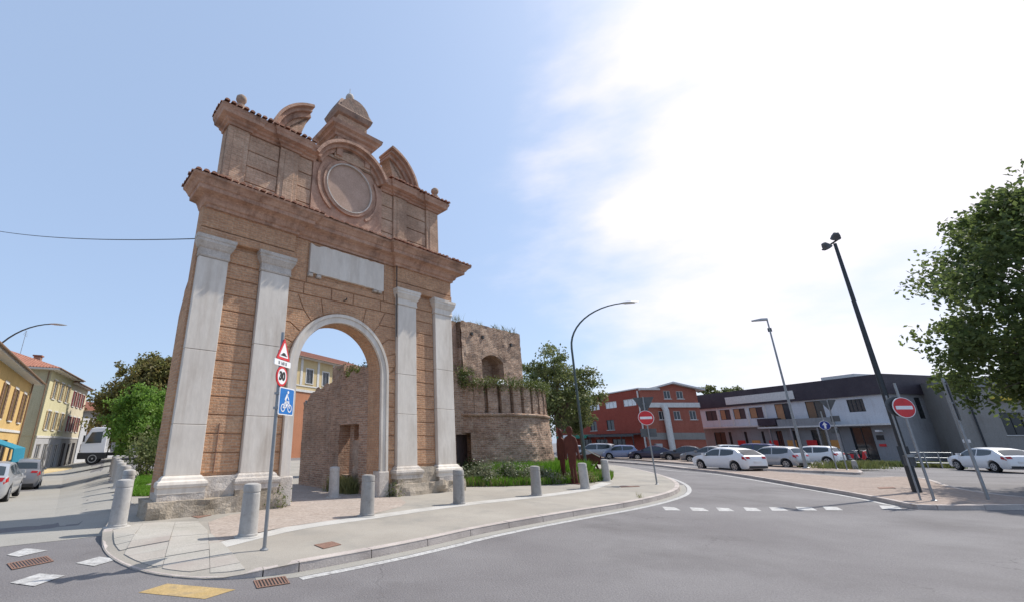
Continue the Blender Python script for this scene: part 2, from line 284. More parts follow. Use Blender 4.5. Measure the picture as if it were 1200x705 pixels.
# ------------------------------------------------------------------ mesh building
COL = S.collection
class MB:
    def __init__(s): s.v = []; s.f = []; s.uv = {}
    def add(s, vs, fs):
        o = len(s.v); s.v += [tuple(v) for v in vs]; s.f += [tuple(i + o for i in f) for f in fs]; return s
    def box(s, x0, x1, y0, y1, z0, z1):
        return s.add([(x0, y0, z0), (x1, y0, z0), (x1, y1, z0), (x0, y1, z0), (x0, y0, z1), (x1, y0, z1), (x1, y1, z1), (x0, y1, z1)],
                     [(0, 3, 2, 1), (4, 5, 6, 7), (0, 1, 5, 4), (1, 2, 6, 5), (2, 3, 7, 6), (3, 0, 4, 7)])
    def cbox(s, x0, x1, y0, y1, z0, z1, c=0.01):     # box with chamfered front (-y) edges and top
        vs = [(x0, y1, z0), (x1, y1, z0), (x1, y1, z1), (x0, y1, z1),
              (x0, y0 + c, z0), (x1, y0 + c, z0), (x1, y0 + c, z1), (x0, y0 + c, z1),
              (x0 + c, y0, z0 + c), (x1 - c, y0, z0 + c), (x1 - c, y0, z1 - c), (x0 + c, y0, z1 - c)]
        return s.add(vs, [(0, 3, 2, 1), (0, 1, 5, 4), (1, 2, 6, 5), (2, 3, 7, 6), (3, 0, 4, 7), (4, 5, 9, 8), (5, 6, 10, 9), (6, 7, 11, 10), (7, 4, 8, 11), (8, 9, 10, 11)])
    def prism_y(s, pts, y0, y1):       # outline in x,z (counter-clockwise seen from -y), extruded in y
        n = len(pts)
        vs = [(p[0], y0, p[1]) for p in pts] + [(p[0], y1, p[1]) for p in pts]
        return s.add(vs, [tuple(range(n)), tuple(range(2 * n - 1, n - 1, -1))] + [((i + 1) % n, i, i + n, (i + 1) % n + n) for i in range(n)])
    def prism_x(s, pts, x0, x1):       # outline in y,z
        n = len(pts)
        vs = [(x0, p[0], p[1]) for p in pts] + [(x1, p[0], p[1]) for p in pts]
        return s.add(vs, [tuple(range(n - 1, -1, -1)), tuple(range(n, 2 * n))] + [(i, (i + 1) % n, (i + 1) % n + n, i + n) for i in range(n)])
    def prism_z(s, pts, z0, z1):
        n = len(pts)
        vs = [(p[0], p[1], z0) for p in pts] + [(p[0], p[1], z1) for p in pts]
        return s.add(vs, [tuple(range(n - 1, -1, -1)), tuple(range(n, 2 * n))] + [(i, (i + 1) % n, (i + 1) % n + n, i + n) for i in range(n)])
    def tube(s, path, rad, n=8, cap=True):
        if not hasattr(rad, '__len__'): rad = [rad] * len(path)
        P = [Vector(p) for p in path]; rings = []
        up = None
        for i, p in enumerate(P):
            d = (P[min(i + 1, len(P) - 1)] - P[max(i - 1, 0)])
            d = d.normalized() if d.length > 1e-9 else Vector((0, 0, 1))
            if up is None: up = Vector((1, 0, 0)) if abs(d.x) < 0.9 else Vector((0, 1, 0))
            a = d.cross(up).normalized(); b = d.cross(a).normalized(); up = b.cross(d) * 1.0 if False else up
            rings.append([p + (a * cos(2 * pi * k / n) + b * sin(2 * pi * k / n)) * rad[i] for k in range(n)])
        vs = [v for r in rings for v in r]; fs = []
        for i in range(len(P) - 1):
            for k in range(n):
                fs.append((i * n + k, (i + 1) * n + k, (i + 1) * n + (k + 1) % n, i * n + (k + 1) % n))
        if cap: fs += [tuple(range(n)), tuple(range((len(P)) * n - 1, (len(P) - 1) * n - 1, -1))]
        return s.add(vs, fs)
    def lathe(s, prof, n=20, cx=0, cy=0):      # profile (r, z) bottom to top
        vs = []; fs = []
        for r, z in prof:
            for k in range(n): vs.append((cx + r * cos(2 * pi * k / n), cy + r * sin(2 * pi * k / n), z))
        m = len(prof)
        for i in range(m - 1):
            for k in range(n): fs.append((i * n + k, i * n + (k + 1) % n, (i + 1) * n + (k + 1) % n, (i + 1) * n + k))
        fs += [tuple(range(n - 1, -1, -1)), tuple(range((m - 1) * n, m * n))]
        return s.add(vs, fs)
    def sheet(s, pts, z):
        return s.add([(p[0], p[1], z) for p in pts], [tuple(range(len(pts)))])
    def mesh(s, name, mat):
        me = bpy.data.meshes.new(name); me.from_pydata(s.v, [], s.f)
        me.materials.append(MAT[mat])
        uvl = me.uv_layers.new(name='UVMap').data
        vv = s.v
        for p in me.polygons:
            n = p.normal; ax, ay, az = abs(n.x), abs(n.y), abs(n.z)
            for li in p.loop_indices:
                vi = me.loops[li].vertex_index; c = vv[vi]
                if s.uv: uvl[li].uv = s.uv.get(vi, (c[0], c[2]))
                elif az > ax and az > ay: uvl[li].uv = (c[0], c[1])
                elif ax > ay: uvl[li].uv = (c[1], c[2])
                else: uvl[li].uv = (c[0], c[2])
        return me
    def obj(s, name, mat, parent=None, smooth=False, bevel=0):
        return link(name, s.mesh(name, mat), parent, smooth, bevel)
def link(name, me, parent=None, smooth=False, bevel=0):
    o = bpy.data.objects.new(name, me); COL.objects.link(o)
    if parent: o.parent = parent
    if smooth:
        me.polygons.foreach_set('use_smooth', [True] * len(me.polygons))
        if hasattr(me, 'set_sharp_from_angle'): me.set_sharp_from_angle(angle=radians(40))
    if bevel:
        b = o.modifiers.new('bevel', 'BEVEL'); b.width = bevel; b.segments = 2; b.limit_method = 'ANGLE'
    return o
def tag(o, label, cat, group=None):
    o['label'] = label; o['category'] = cat
    if group: o['group'] = group
    return o
def thing(name, label, cat, loc=(0, 0, 0), az=None, group=None):
    o = bpy.data.objects.new(name, None); COL.objects.link(o); o.empty_display_size = 0.2
    o.location = loc
    if az is not None: o.rotation_euler = (0, 0, radians(90 - az))     # local +x points to azimuth az
    return tag(o, label, cat, group)
def structure(o):
    o['kind'] = 'structure'; return o
def stuff(o):
    o['kind'] = 'stuff'; return o
def copy_tree(o, parent=None):
    c = o.copy(); COL.objects.link(c)
    if parent: c.parent = parent
    for ch in list(o.children): copy_tree(ch, c)
    return c
def nz(x, y, z=0.0): return noise.noise(Vector((x, y, z)))

# ================================================================== GROUND
mb = MB()
azs = [-180 + 5 * i for i in range(29)] + [-38 + i for i in range(10)] + [-28 + 4 * i for i in range(52)]
azs = sorted(set(a for a in azs if a < 180))
rs = [0.5, 3, 6, 9, 11, 13, 15, 18, 22, 26, 30, 36, 44, 55, 80, 140, 320, 900]
mb.v.append((0, 0, 0))
for r in rs:
    for a in azs:
        d = dirp(a); mb.v.append((d.x * r, d.y * r, hgt(d.x * r, d.y * r)))
n = len(azs)
for k in range(n): mb.f.append((0, 1 + (k + 1) % n, 1 + k))
for i in range(len(rs) - 1):
    for k in range(n):
        mb.f.append((1 + i * n + k, 1 + i * n + (k + 1) % n, 1 + (i + 1) * n + (k + 1) % n, 1 + (i + 1) * n + k))
structure(mb.obj('ground', 'asphalt'))

# pale street on the left, following the fall of the ground
mb = MB(); A = [-80 + 2 * i for i in range(24)] + [-32.5, -31.3]; R = [0, 1.5, 3, 5, 8, 12, 16, 22, 30, 40, 60]
for a in A:
    d = dirp(a); r0 = 11.25 + 0.05 * sin(a * 3) - 0.018 * (a + 31)*-0.3
    for r in R: p = d * (r0 + r); mb.v.append((p.x, p.y, hgt(p.x, p.y) + 0.004))
m = len(R)
for i in range(len(A) - 1):
    for k in range(m - 1): mb.f.append((i * m + k, i * m + k + 1, (i + 1) * m + k + 1, (i + 1) * m + k))
structure(mb.obj('left_street', 'street_pale'))

# ---- kerbs laid stone by stone along a line of points
def resample(pts, step):
    P = [Vector((p[0], p[1], 0)) for p in pts]; out = [P[0].copy()]; acc = 0
    # dense spline first
    D = []
    for i in range(len(P) - 1):
        p0 = P[max(i - 1, 0)]; p1 = P[i]; p2 = P[i + 1]; p3 = P[min(i + 2, len(P) - 1)]
        for k in range(12):
            t = k / 12
            D.append(0.5 * ((2 * p1) + (p2 - p0) * t + (2 * p0 - 5 * p1 + 4 * p2 - p3) * t * t + (3 * p1 - p0 - 3 * p2 + p3) * t ** 3))
    D.append(P[-1])
    for i in range(len(D) - 1):
        seg = (D[i + 1] - D[i]).length; pos = 0
        while acc + seg - pos >= step:
            pos += step - acc; acc = 0
            out.append(D[i].lerp(D[i + 1], pos / max(seg, 1e-9)))
        acc += seg - pos
    if (out[-1] - D[-1]).length > step * 0.4 or len(out) < 2: out.append(D[-1])
    else: out[-1] = D[-1]
    return out
def normals(P):        # left-hand normals
    N = []
    for i in range(len(P)):
        d = (P[min(i + 1, len(P) - 1)] - P[max(i - 1, 0)]).normalized(); N.append(Vector((-d.y, d.x, 0)))
    return N
def kerb_line(pts, parent, top=0.125, width=0.16, side=1, step=1.0, mat='kerb', mats=None, name='kerb_stone', sub=3, topf=None):
    P = resample(pts, step / sub); N = normals(P)
    i = 0; k = 0
    while i < len(P) - 1:
        j = min(i + sub, len(P) - 1); mbk = MB(); c = 0.015
        vs = []; m = j - i + 1
        for q in range(i, j + 1):
            p = P[q].copy(); t = (P[min(q + 1, len(P) - 1)] - P[max(q - 1, 0)]).normalized()
            if q == i: p += t * 0.009
            if q == j: p -= t * 0.009
            dz = 0.006 * nz(k * 3.7, 1.3) if topf is None else topf(P[q]) - top; nn = N[q] * side
            for off, z in ((0, -0.06), (0.004, top - c + dz), (c, top + dz), (width, top + dz), (width, -0.06)):
                w_ = p + nn * off; vs.append((w_.x, w_.y, z))
        fs = []
        for q in range(m - 1):
            for e in range(5):
                f = (q * 5 + e, (q + 1) * 5 + e, (q + 1) * 5 + (e + 1) % 5, q * 5 + (e + 1) % 5)
                fs.append(f if side < 0 else f[::-1])
        fs += [tuple(range(5)), tuple(range((m - 1) * 5 + 4, (m - 1) * 5 - 1, -1))]
        mbk.add(vs, fs); mbk.obj(name, (mats[k % len(mats)] if mats else mat), parent)
        i = j; k += 1
def strip(pts, off0, off1, z, name, mat, step=0.5):
    P = resample(pts, step); N = normals(P); mb = MB()
    for p, nn in zip(P, N):
        a = p + nn * off0; b = p + nn * off1; mb.v += [(a.x, a.y, z), (b.x, b.y, z)]
    for i in range(len(P) - 1): mb.f.append((2 * i, 2 * i + 2, 2 * i + 3, 2 * i + 1))
    return mb.obj(name, mat)

NEAR = [(120, 622), (122, 634), (133, 645), (155, 655), (190, 663), (245, 667), (300, 664.5), (342, 660), (400, 650), (460, 639), (507, 629.5), (560, 618), (620, 607), (680, 597), (730, 589), (765, 582), (788, 575.5), (796, 570), (794, 564), (782, 558), (765, 553), (745, 548.5), (725, 545), (705, 542.3)]
KN = [G(x, y, 0.12) for x, y in NEAR]
BACK = [Vector(p) for p in ((10, 47), (-2, 50), (-16, 40), (-15.9, 27), (-12.2, 20.5), (-8.6, 14.5), (-6.9, 11.4))]
LEFTK = [BACK[3], BACK[4], BACK[5], BACK[6], KN[0]]
KR = resample(KN, 0.25)
def knear(x, y):
    best = min(range(len(KR)), key=lambda i: (KR[i].x - x) ** 2 + (KR[i].y - y) ** 2); return best, sqrt((KR[best].x - x) ** 2 + (KR[best].y - y) ** 2)
KA, KB = G(250, 667, .12), G(345, 660, .12)
iA = knear(KA.x, KA.y)[0]; iB = knear(KB.x, KB.y)[0]
def kz(i): return 0.018 + (0.12 - 0.018) * max(sst(iA, iB, i), 1 - sst(0, 4, i))       # dropped kerb at the crossing corner
def chord(i): return KR[0].lerp(KR[iB], i / iB)
def pz(x, y):
    best = None; P = Vector((x, y, 0))
    for i in range(iB + 1):
        a_, b_ = KR[i], chord(i); d = b_ - a_; L2 = d.length_squared
        f = 0 if L2 < 1e-9 else max(0, min(1, (P - a_).dot(d) / L2)); e = (a_ + d * f - P).length
        if best is None or e < best[0]: best = (e, i, f)
    return kz(best[1]) + (0.12 - kz(best[1])) * best[2]
KNN = normals(KR)
mb = MB()
mb.sheet([(p.x, p.y) for p in KR[iB:] + BACK + [KR[0]]], 0.12)
pave = structure(mb.obj('pavement', 'pavement'))
mb = MB()
for i in range(iB + 1):
    p = KR[i]; q = chord(i); mb.v += [(p.x, p.y, kz(i)), (q.x, q.y, 0.12)]
for i in range(iB): mb.f.append((2 * i, 2 * i + 2, 2 * i + 3, 2 * i + 1))
structure(mb.obj('dropped_kerb_ramp', 'pavement'))
kerb_line([(p.x, p.y) for p in KR[iB:]], pave, side=1, step=1.25)
kerb_line([(p.x, p.y) for p in KR[:iB + 1]], pave, side=1, step=1.25, topf=lambda p: kz(knear(p.x, p.y)[0]) + .006)
kerb_line([(p.x, p.y) for p in LEFTK], pave, side=1, step=1.25)
structure(strip([(p.x, p.y) for p in KN[7:]], -0.38, -0.24, 0.004, 'edge_line', 'road_white'))
structure(strip([(p.x, p.y) for p in [G(*q, 0.12) for q in ((250, 640), (340, 619), (430, 606), (538, 591), (629, 581), (686, 573), (711, 565))]], -0.22, 0.22, 0.124, 'pavement_band', 'concrete_strip'))

# ---- apron of brick pavers through the gate
GYAW = 50.55
AX = dirp(GYAW); DP = dirp(GYAW - 90)
GO = G(175, 608, 0.12)
def gl(s, d, z=0.12):
    p = GO + AX * s + DP * d; return Vector((p.x, p.y, z))
ap = [G(x, y, 0.12) for x, y in ((250, 636), (335, 617), (400, 607.5), (440, 601), (470, 593), (476, 588), (470, 584), (455, 579.5))] + [gl(6.5, 0), gl(6.5, 6), gl(3.3, 6), gl(3.3, 0), gl(1.6, -0.5), gl(0.9, -1.2)]
mb = MB(); mb.sheet([(p.x, p.y) for p in ap], 0.124); structure(mb.obj('gate_apron', 'apron_paver'))
# ---- slabs at the crossing corner
inside = [(p.x, p.y) for p in resample(KN[:7], 0.3)] + [(G(300, 655, .12).x, G(300, 655, .12).y), (G(262, 636, .12).x, G(262, 636, .12).y), tuple(gl(0.8, -1.15))[:2], tuple(gl(-0.2, -0.5))[:2]]
def pip(x, y, P):
    c = False; j = len(P) - 1
    for i in range(len(P)):
        if (P[i][1] > y) != (P[j][1] > y) and x < (P[j][0] - P[i][0]) * (y - P[i][1]) / (P[j][1] - P[i][1]) + P[i][0]: c = not c
        j = i
    return c
def clip_poly(P, C):        # convex clip, both counter-clockwise
    for i in range(len(C)):
        a, b = C[i], C[(i + 1) % len(C)]; out = []
        def sd(p): return (b[0] - a[0]) * (p[1] - a[1]) - (b[1] - a[1]) * (p[0] - a[0])
        for k in range(len(P)):
            p, q = P[k], P[(k + 1) % len(P)]; dp_, dq_ = sd(p), sd(q)
            if dp_ >= 0: out.append(p)
            if dp_ * dq_ < 0: t = dp_ / (dp_ - dq_); out.append((p[0] + (q[0] - p[0]) * t, p[1] + (q[1] - p[1]) * t))
        P = out
        if len(P) < 3: return []
    return P
def hull(P):
    P = sorted(P); 
    def half(Q):
        h = []
        for p in Q:
            while len(h) > 1 and (h[-1][0] - h[-2][0]) * (p[1] - h[-2][1]) - (h[-1][1] - h[-2][1]) * (p[0] - h[-2][0]) <= 0: h.pop()
            h.append(p)
        return h[:-1]
    return half(P) + half(P[::-1])
inner_ = [KR[i] + KNN[i] * 0.17 for i in range(0, iA + 3)]
region = hull([(p.x, p.y) for p in inner_] + [tuple(gl(0.75, -1.0))[:2], tuple(gl(-0.25, -0.35))[:2], (G(262, 638, .12).x, G(262, 638, .12).y)])
U = dirp(66); Vd = dirp(-24); base = G(120, 622, .12); SZ = .62
for i in range(-3, 9):
    for j in range(-8, 7):
        q = base + U * (i * SZ + .3) + Vd * (j * .45)
        cs = [q + U * a * (SZ / 2 - .003) + Vd * b * (.225 - .003) for a, b in ((-1, -1), (1, -1), (1, 1), (-1, 1))]
        P = clip_poly([(p.x, p.y) for p in cs], region)
        if len(P) < 3: continue
        ar = abs(sum(P[k][0] * P[(k + 1) % len(P)][1] - P[(k + 1) % len(P)][0] * P[k][1] for k in range(len(P)))) / 2
        if ar < .02: continue
        h = .007 + .004 * random.random(); n_ = len(P); cxm, cym = sum(p[0] for p in P) / n_, sum(p[1] for p in P) / n_; zm = sum(pz(*p) for p in P) / n_
        dv_ = [pz(cxm, cym) - zm] + [pz((P[k][0] + P[k - 1][0]) / 2, (P[k][1] + P[k - 1][1]) / 2) - (pz(*P[k]) + pz(*P[k - 1])) / 2 for k in range(n_)]
        h += max(0, max(dv_))
        mb = MB(); mb.add([(x, y, pz(x, y) - .02) for x, y in P] + [(x, y, pz(x, y) + h) for x, y in P], [tuple(range(n_, 2 * n_))] + [(k, (k + 1) % n_, (k + 1) % n_ + n_, k + n_) for k in range(n_)])
        mb.obj('paving_slab', 'slab' if random.random() < .75 else 'slab_warm', pave)

# ---- right-hand island and the median by the car park
RN = [(800, 547.4), (840, 551.5), (880, 557), (940, 567), (1000, 577), (1040, 584.5), (1067, 590), (1099, 591.5), (1150, 591.5), (1230, 591)]
RNW = [G(x, y, 0.12) for x, y in RN]
RF = [(1240, 585), (1175, 579), (1121, 570.5), (1085, 560), (1050, 557.5), (1010, 558.5), (960, 555.5), (900, 551), (850, 548)]
RFW = [G(x, y, 0.12) for x, y in RF]
mb = MB(); mb.sheet([(p.x, p.y) for p in resample(RNW, 0.5) + resample(RFW, 0.5)], 0.118)
isl = structure(mb.obj('traffic_island', 'island_paver'))
kerb_line([(p.x, p.y) for p in RNW], isl, side=1, step=1.3)
kerb_line([(p.x, p.y) for p in RFW], isl, side=1, step=1.3)
LN2 = [(690, 540.5), (720, 541.6), (760, 544.2), (800, 548.4)] + RN[1:-1] + [(1230, 592)]
structure(strip([(p.x, p.y) for p in [G(x, y + 3, 0.0) for x, y in LN2]], -0.42, -0.26, 0.004, 'edge_line', 'road_white'))
MN = [(700, 535.4), (740, 537.5), (780, 540.2), (830, 544.2), (880, 547.8), (930, 550), (970, 551.5), (1003, 553), (1011, 551.8), (1008, 550)]
MNW = [G(x, y, 0.12) for x, y in MN]
MF = [(1000, 549), (960, 546), (900, 542), (850, 539.6), (800, 537.3), (750, 535), (700, 533)]
MFW = [G(x, y, 0.12) for x, y in MF]
mb = MB(); mb.sheet([(p.x, p.y) for p in MNW + MFW], 0.117)
med = structure(mb.obj('median', 'island_paver'))
kerb_line([(p.x, p.y) for p in MNW], med, side=1, step=1.4)
kerb_line([(p.x, p.y) for p in MFW], med, side=1, step=1.2, mats=['orange_kerb', 'kerb', 'orange_kerb', 'road_white'])
# left thin kerb between near road and second road (west of the island tip)
NK = [G(x, y, 0.12) for x, y in ((690, 538.6), (720, 540), (760, 543), (800, 547.4))]
kerb_line([(p.x, p.y) for p in NK], isl, side=1, step=1.4, width=0.5)
# give-way dashes
for x0, x1, y in ((776, 798, 595.5), (808, 831, 596.3), (839, 861, 596.5), (871, 893, 596.3), (901, 924, 596), (932, 958, 595.6), (964, 988, 595.2), (1030, 1058, 594)):
    a = G(x0, y - 2.4); b = G(x0 + 4, y + 1.8); c = G(x1, y + 2.0); d = G(x1 - 7, y - 1.6)
    mb = MB(); mb.sheet([(p.x, p.y) for p in (a, b, c, d)], 0.004); structure(mb.obj('give_way_marking', 'road_white'))
def px_sheet(name, mat, pts, z=0.004):
    mb = MB(); mb.sheet([(p.x, p.y) for p in (G(x, y, z) for x, y in pts)], z); return structure(mb.obj(name, mat))
px_sheet('yellow_marking', 'road_yellow', [(162, 693.5), (240, 701), (276, 690), (196, 683)])
for q in ([(8, 649.5), (22, 651.5), (56, 644), (30, 641.5)], [(12, 682), (40, 686), (76, 673.5), (46, 671)], [(89, 659), (110, 662.5), (139, 654), (116, 651.5)]):
    px_sheet('crossing_bar', 'road_white', q, 0.008)
# gutter strip beside the near kerb
structure(strip([(p.x, p.y) for p in KN[6:19]], -0.22, -0.003, 0.003, 'gutter', 'street_pale'))

# ---- grates and covers
def grate(label, pts, nb, z, mat='iron_rust', slots=True):
    P = [G(x, y, z) for x, y in pts]
    o = thing('drain_grate', label, 'grate', (P[1].x, P[1].y, z))
    a, b, d = P[1], P[2] - P[1], P[0] - P[1]
    def q(u, v): return (b * u + d * v)
    def bar(nm, u0, u1, v0, v1, h):
        mb = MB(); mb.prism_z([(q(*t).x, q(*t).y) for t in ((u0, v0), (u1, v0), (u1, v1), (u0, v1))], 0.003, h); mb.obj(nm, mat, o)
    MBf = MB(); MBf.prism_z([(q(*t).x, q(*t).y) for t in ((0, 0), (1, 0), (1, 1), (0, 1))], 0.0005, 0.002); MBf.obj('pit_shade', 'sign_black' if slots else mat, o)  # flat black sheet, painted as the shade in the drain below the bars
    bar('frame', 0, 1, 0, 0.08, 0.007); bar('frame', 0, 1, 0.92, 1, 0.007); bar('frame', 0, 0.05, 0.08, 0.92, 0.007); bar('frame', 0.95, 1, 0.08, 0.92, 0.007)
    for i in range(nb):
        u = 0.05 + 0.9 * (i + 0.5) / nb; bar('bar', u - 0.22 / nb, u + 0.22 / nb, 0.08, 0.92, 0.006)
    return o
grate('iron drain grate in the gutter below the kerb of the gate pavement', [(297, 680), (301, 689), (340, 683), (331, 674.5)], 9, 0.004)
grate('long rusty drain grate in the road between two white crossing bars', [(8, 660), (14, 667), (63, 657), (50, 651.5)], 12, 0.006)
def cover(label, pts, z):
    P = [G(x, y, z) for x, y in pts]; mb = MB(); mb.prism_z([(p.x - P[0].x, p.y - P[0].y) for p in P], 0.0, 0.007)
    o = mb.obj('inspection_cover', 'iron_rust'); o.location = P[0]; return tag(o, label, 'cover')
cover('small rusty square inspection cover on the grey pavement near the kerb', [(368, 638), (379, 642.5), (400, 637.5), (389, 634)], 0.124)
cover('flat rusty cover in the pavement at the foot of the gate plinth', [(222, 604), (232, 606.5), (248, 603), (238, 601)], 0.124)
cover('narrow iron cover in the pavement beside the no entry sign', [(726, 569), (728, 570.5), (750, 569.5), (748, 568.5)], 0.124)
cover('narrow iron cover set in the brick paved traffic island', [(1028, 570.5), (1031, 572.2), (1050, 571.2), (1046, 569.8)], 0.124)

# ================================================================== CITY GATE
gate = thing('city_gate', 'tall brick city gate with marble pilasters, round arch and broken pediment', 'gate', GO, GYAW)
ACX, AZS, RO, RI = 4.86, 3.79, 1.83, 1.52
YW, YJ = 0.13, 0.17                    # face of the brick bands, bottom of their joints
def arc(r, a0, a1, n=24, cx=ACX, cz=AZS):
    return [(cx + r * cos(radians(a0 + (a1 - a0) * i / n)), cz + r * sin(radians(a0 + (a1 - a0) * i / n))) for i in range(n + 1)]
# core masonry with the arched passage
def arch_wall(mb, x0, x1, z0, z1, y0, y1, r, n=28):
    pts = arc(r, 180, 0, n)
    L = ACX - r; Rr = ACX + r
    for y, flip in ((y0, 0), (y1, 1)):
        def q(*p):
            o = len(mb.v); mb.v.extend([(a, y, b) for a, b in p]); f = tuple(range(o, o + len(p))); mb.f.append(f[::-1] if flip else f)
        q((x0, z0), (L, z0), (L, AZS), (x0, AZS)); q((Rr, z0), (x1, z0), (x1, AZS), (Rr, AZS))
        q((x0, AZS), (L, AZS), (L, z1), (x0, z1)); q((Rr, AZS), (x1, AZS), (x1, z1), (Rr, z1))
        for i in range(n):
            a, b = pts[i], pts[i + 1]; q(a, b, (b[0], z1), (a[0], z1))
    def side(a, b, flip=0):
        o = len(mb.v); mb.v.extend([(a[0], y0, a[1]), (b[0], y0, b[1]), (b[0], y1, b[1]), (a[0], y1, a[1])]); f = (o, o + 1, o + 2, o + 3); mb.f.append(f[::-1] if flip else f)
    side((x0, z0), (x0, z1)); side((x1, z1), (x1, z0)); side((x0, z1), (x1, z1))
    side((L, AZS), (L, z0)); side((Rr, z0), (Rr, AZS))
    for i in range(n): side(pts[i + 1], pts[i])
mb = MB(); arch_wall(mb, 0.12, 9.83, 0.0, 5.62, YJ, 0.80, RI); mb.obj('wall', 'gate_brick', gate)
mb = MB(); mb.box(0.12, 9.83, YJ, 0.58, 5.624, 8.0); mb.obj('wall', 'gate_brick', gate)
for x0, x1 in ((0.12, 3.2), (6.5, 9.83)):       # thicker flanks behind, with a sloping top
    mb = MB(); mb.prism_x([(0.803, 0), (1.03, 0), (1.03, 4.95), (0.803, 5.5)], x0 + .004, x1); mb.obj('flank_wall', 'gate_brick', gate)
for x0, x1 in ((0.124, 9.826),):
    mb = MB(); mb.prism_x([(0.583, 5.626), (0.80, 5.626), (0.583, 5.85)], x0, x1); mb.obj('offset_course', 'tile', gate)

def bandz(z):          # brick bands between the joints
    pass
BANDS = [0.92 + 0.462 * i for i in range(14)]
def block(pts, y0=YW, y1=YJ + 0.02, mat='gate_brick', name='brick_band'):
    # inset slightly and give the face a soft arris
    n = len(pts); c = Vector((sum(p[0] for p in pts) / n, 0, sum(p[1] for p in pts) / n))
    g = 0.014
    def ins(k):
        out = []
        for i in range(n):
            p = Vector((pts[i][0], pts[i][1])); a = Vector((pts[i - 1][0], pts[i - 1][1])); b = Vector((pts[(i + 1) % n][0], pts[(i + 1) % n][1]))
            d1 = (p - a).normalized(); d2 = (b - p).normalized(); n1 = Vector((-d1.y, d1.x)); n2 = Vector((-d2.y, d2.x))
            m = n1 + n2
            if m.length < 1e-5: m = n1
            m.normalize(); out.append(p + m * (k / max(0.5, m.dot(n1))))
        return out
    A, B = ins(g), ins(g + 0.014)
    mb = MB(); vs = [(p.x, y1, p.y) for p in A] + [(p.x, y0 + 0.012, p.y) for p in A] + [(p.x, y0, p.y) for p in B]
    fs = [tuple(range(2 * n, 3 * n))]
    for k in (0, 1):
        for i in range(n): fs.append((k * n + (i + 1) % n, k * n + i, (k + 1) * n + i, (k + 1) * n + (i + 1) % n)[::-1])
    mb.add(vs, fs); return mb.obj(name, mat, gate)
PIL = [(0.17, 0.95), (1.91, 2.80), (7.05, 7.92), (8.90, 9.80)]
for a, b in ((0.95, 1.91), (7.92, 8.90)):
    for i in range(13):
        z0 = BANDS[i] if i else 0.90; z1 = min(BANDS[i + 1], 6.98)
        if z0 < 6.9: block([(a, z0), (b, z0), (b, z1), (a, z1)])
RB = RO + 0.02
def joint(z):          # turning point of a joint: level, then radial into the arch
    dz = z - AZS
    if dz < 0: return [(ACX - RB, z)], 180
    rr = RB + 0.42
    th = math.asin(min(0.985, dz / rr)); return [(ACX - rr * cos(th), z), (ACX - RB * cos(th), AZS + RB * sin(th))], 180 - math.degrees(th)
zs = [b for b in BANDS if b < 6.0]
for sgn in (1, -1):
    for i in range(len(zs) - 1):
        z0, z1 = zs[i], zs[i + 1]
        if i == 0: z0 = 0.90
        j0, a0 = joint(z0); j1, a1 = joint(z1)
        lo = [(2.80, z0)] + j0; hi = ([(2.80, z1)] + j1)[::-1]
        mid = []
        if z1 > AZS:
            s0 = 180 if z0 < AZS else a0
            mid = arc(RB, s0, a1, 5)[1 if z0 >= AZS else 0:-1]
        pts = lo + mid + hi
        if sgn < 0:
            pts = [(2 * ACX - p[0] + (0.13 if p[0] <= 2.81 else 0), p[1]) for p in pts][::-1]
        block(pts)
zt = zs[-1]; jt, at_ = joint(zt)            # crown pieces over the arch
XL, XR = 2.80, 7.05
crown = [jt[0], jt[1]] + arc(RB, at_, 180 - at_, 14)[1:-1] + [(2 * ACX - jt[1][0], jt[1][1]), (2 * ACX - jt[0][0], zt)]
zc = zt + 0.50
block([(XL, zt), (jt[0][0] , zt), (jt[0][0] - 0.25, zc), (XL, zc)])
k1 = [p for p in crown if p[0] <= 4.2]; k2 = [p for p in crown if 4.15 <= p[0] <= 5.55]; k3 = [p for p in crown if p[0] >= 5.5]
def atc(x): return AZS + sqrt(max(0, RB * RB - (x - ACX) ** 2))
k1 = [p for p in crown if p[0] < 4.1] + [(4.1, atc(4.1)), (3.98, zc), (jt[0][0] - 0.25, zc)]
k2 = [(4.1, atc(4.1))] + [p for p in crown if 4.12 < p[0] < 5.6] + [(5.62, atc(5.62)), (5.74, zc), (3.98, zc)]
k3 = [(5.62, atc(5.62))] + [p for p in crown if p[0] > 5.64] + [(2 * ACX - jt[0][0] + 0.25, zc), (5.74, zc)]
for k in (k1, k2, k3): block(k)
block([(2 * ACX - jt[0][0], zt), (XR, zt), (XR, zc), (2 * ACX - jt[0][0] + 0.25, zc)])
cuts = [XL, 3.35, 4.35, 5.2, 6.35, XR]
for a, b in zip(cuts, cuts[1:]): block([(a, zc), (b, zc), (b, zc + 0.40), (a, zc + 0.40)])
zc2 = zc + 0.40
for a, b in ((XL, 3.42), (6.48, XR)): block([(a, zc2), (b, zc2), (b, 7.9), (a, 7.9)])
block([(3.42, zc2), (6.48, zc2), (6.48, zc2 + 0.22), (3.42, zc2 + 0.22)])

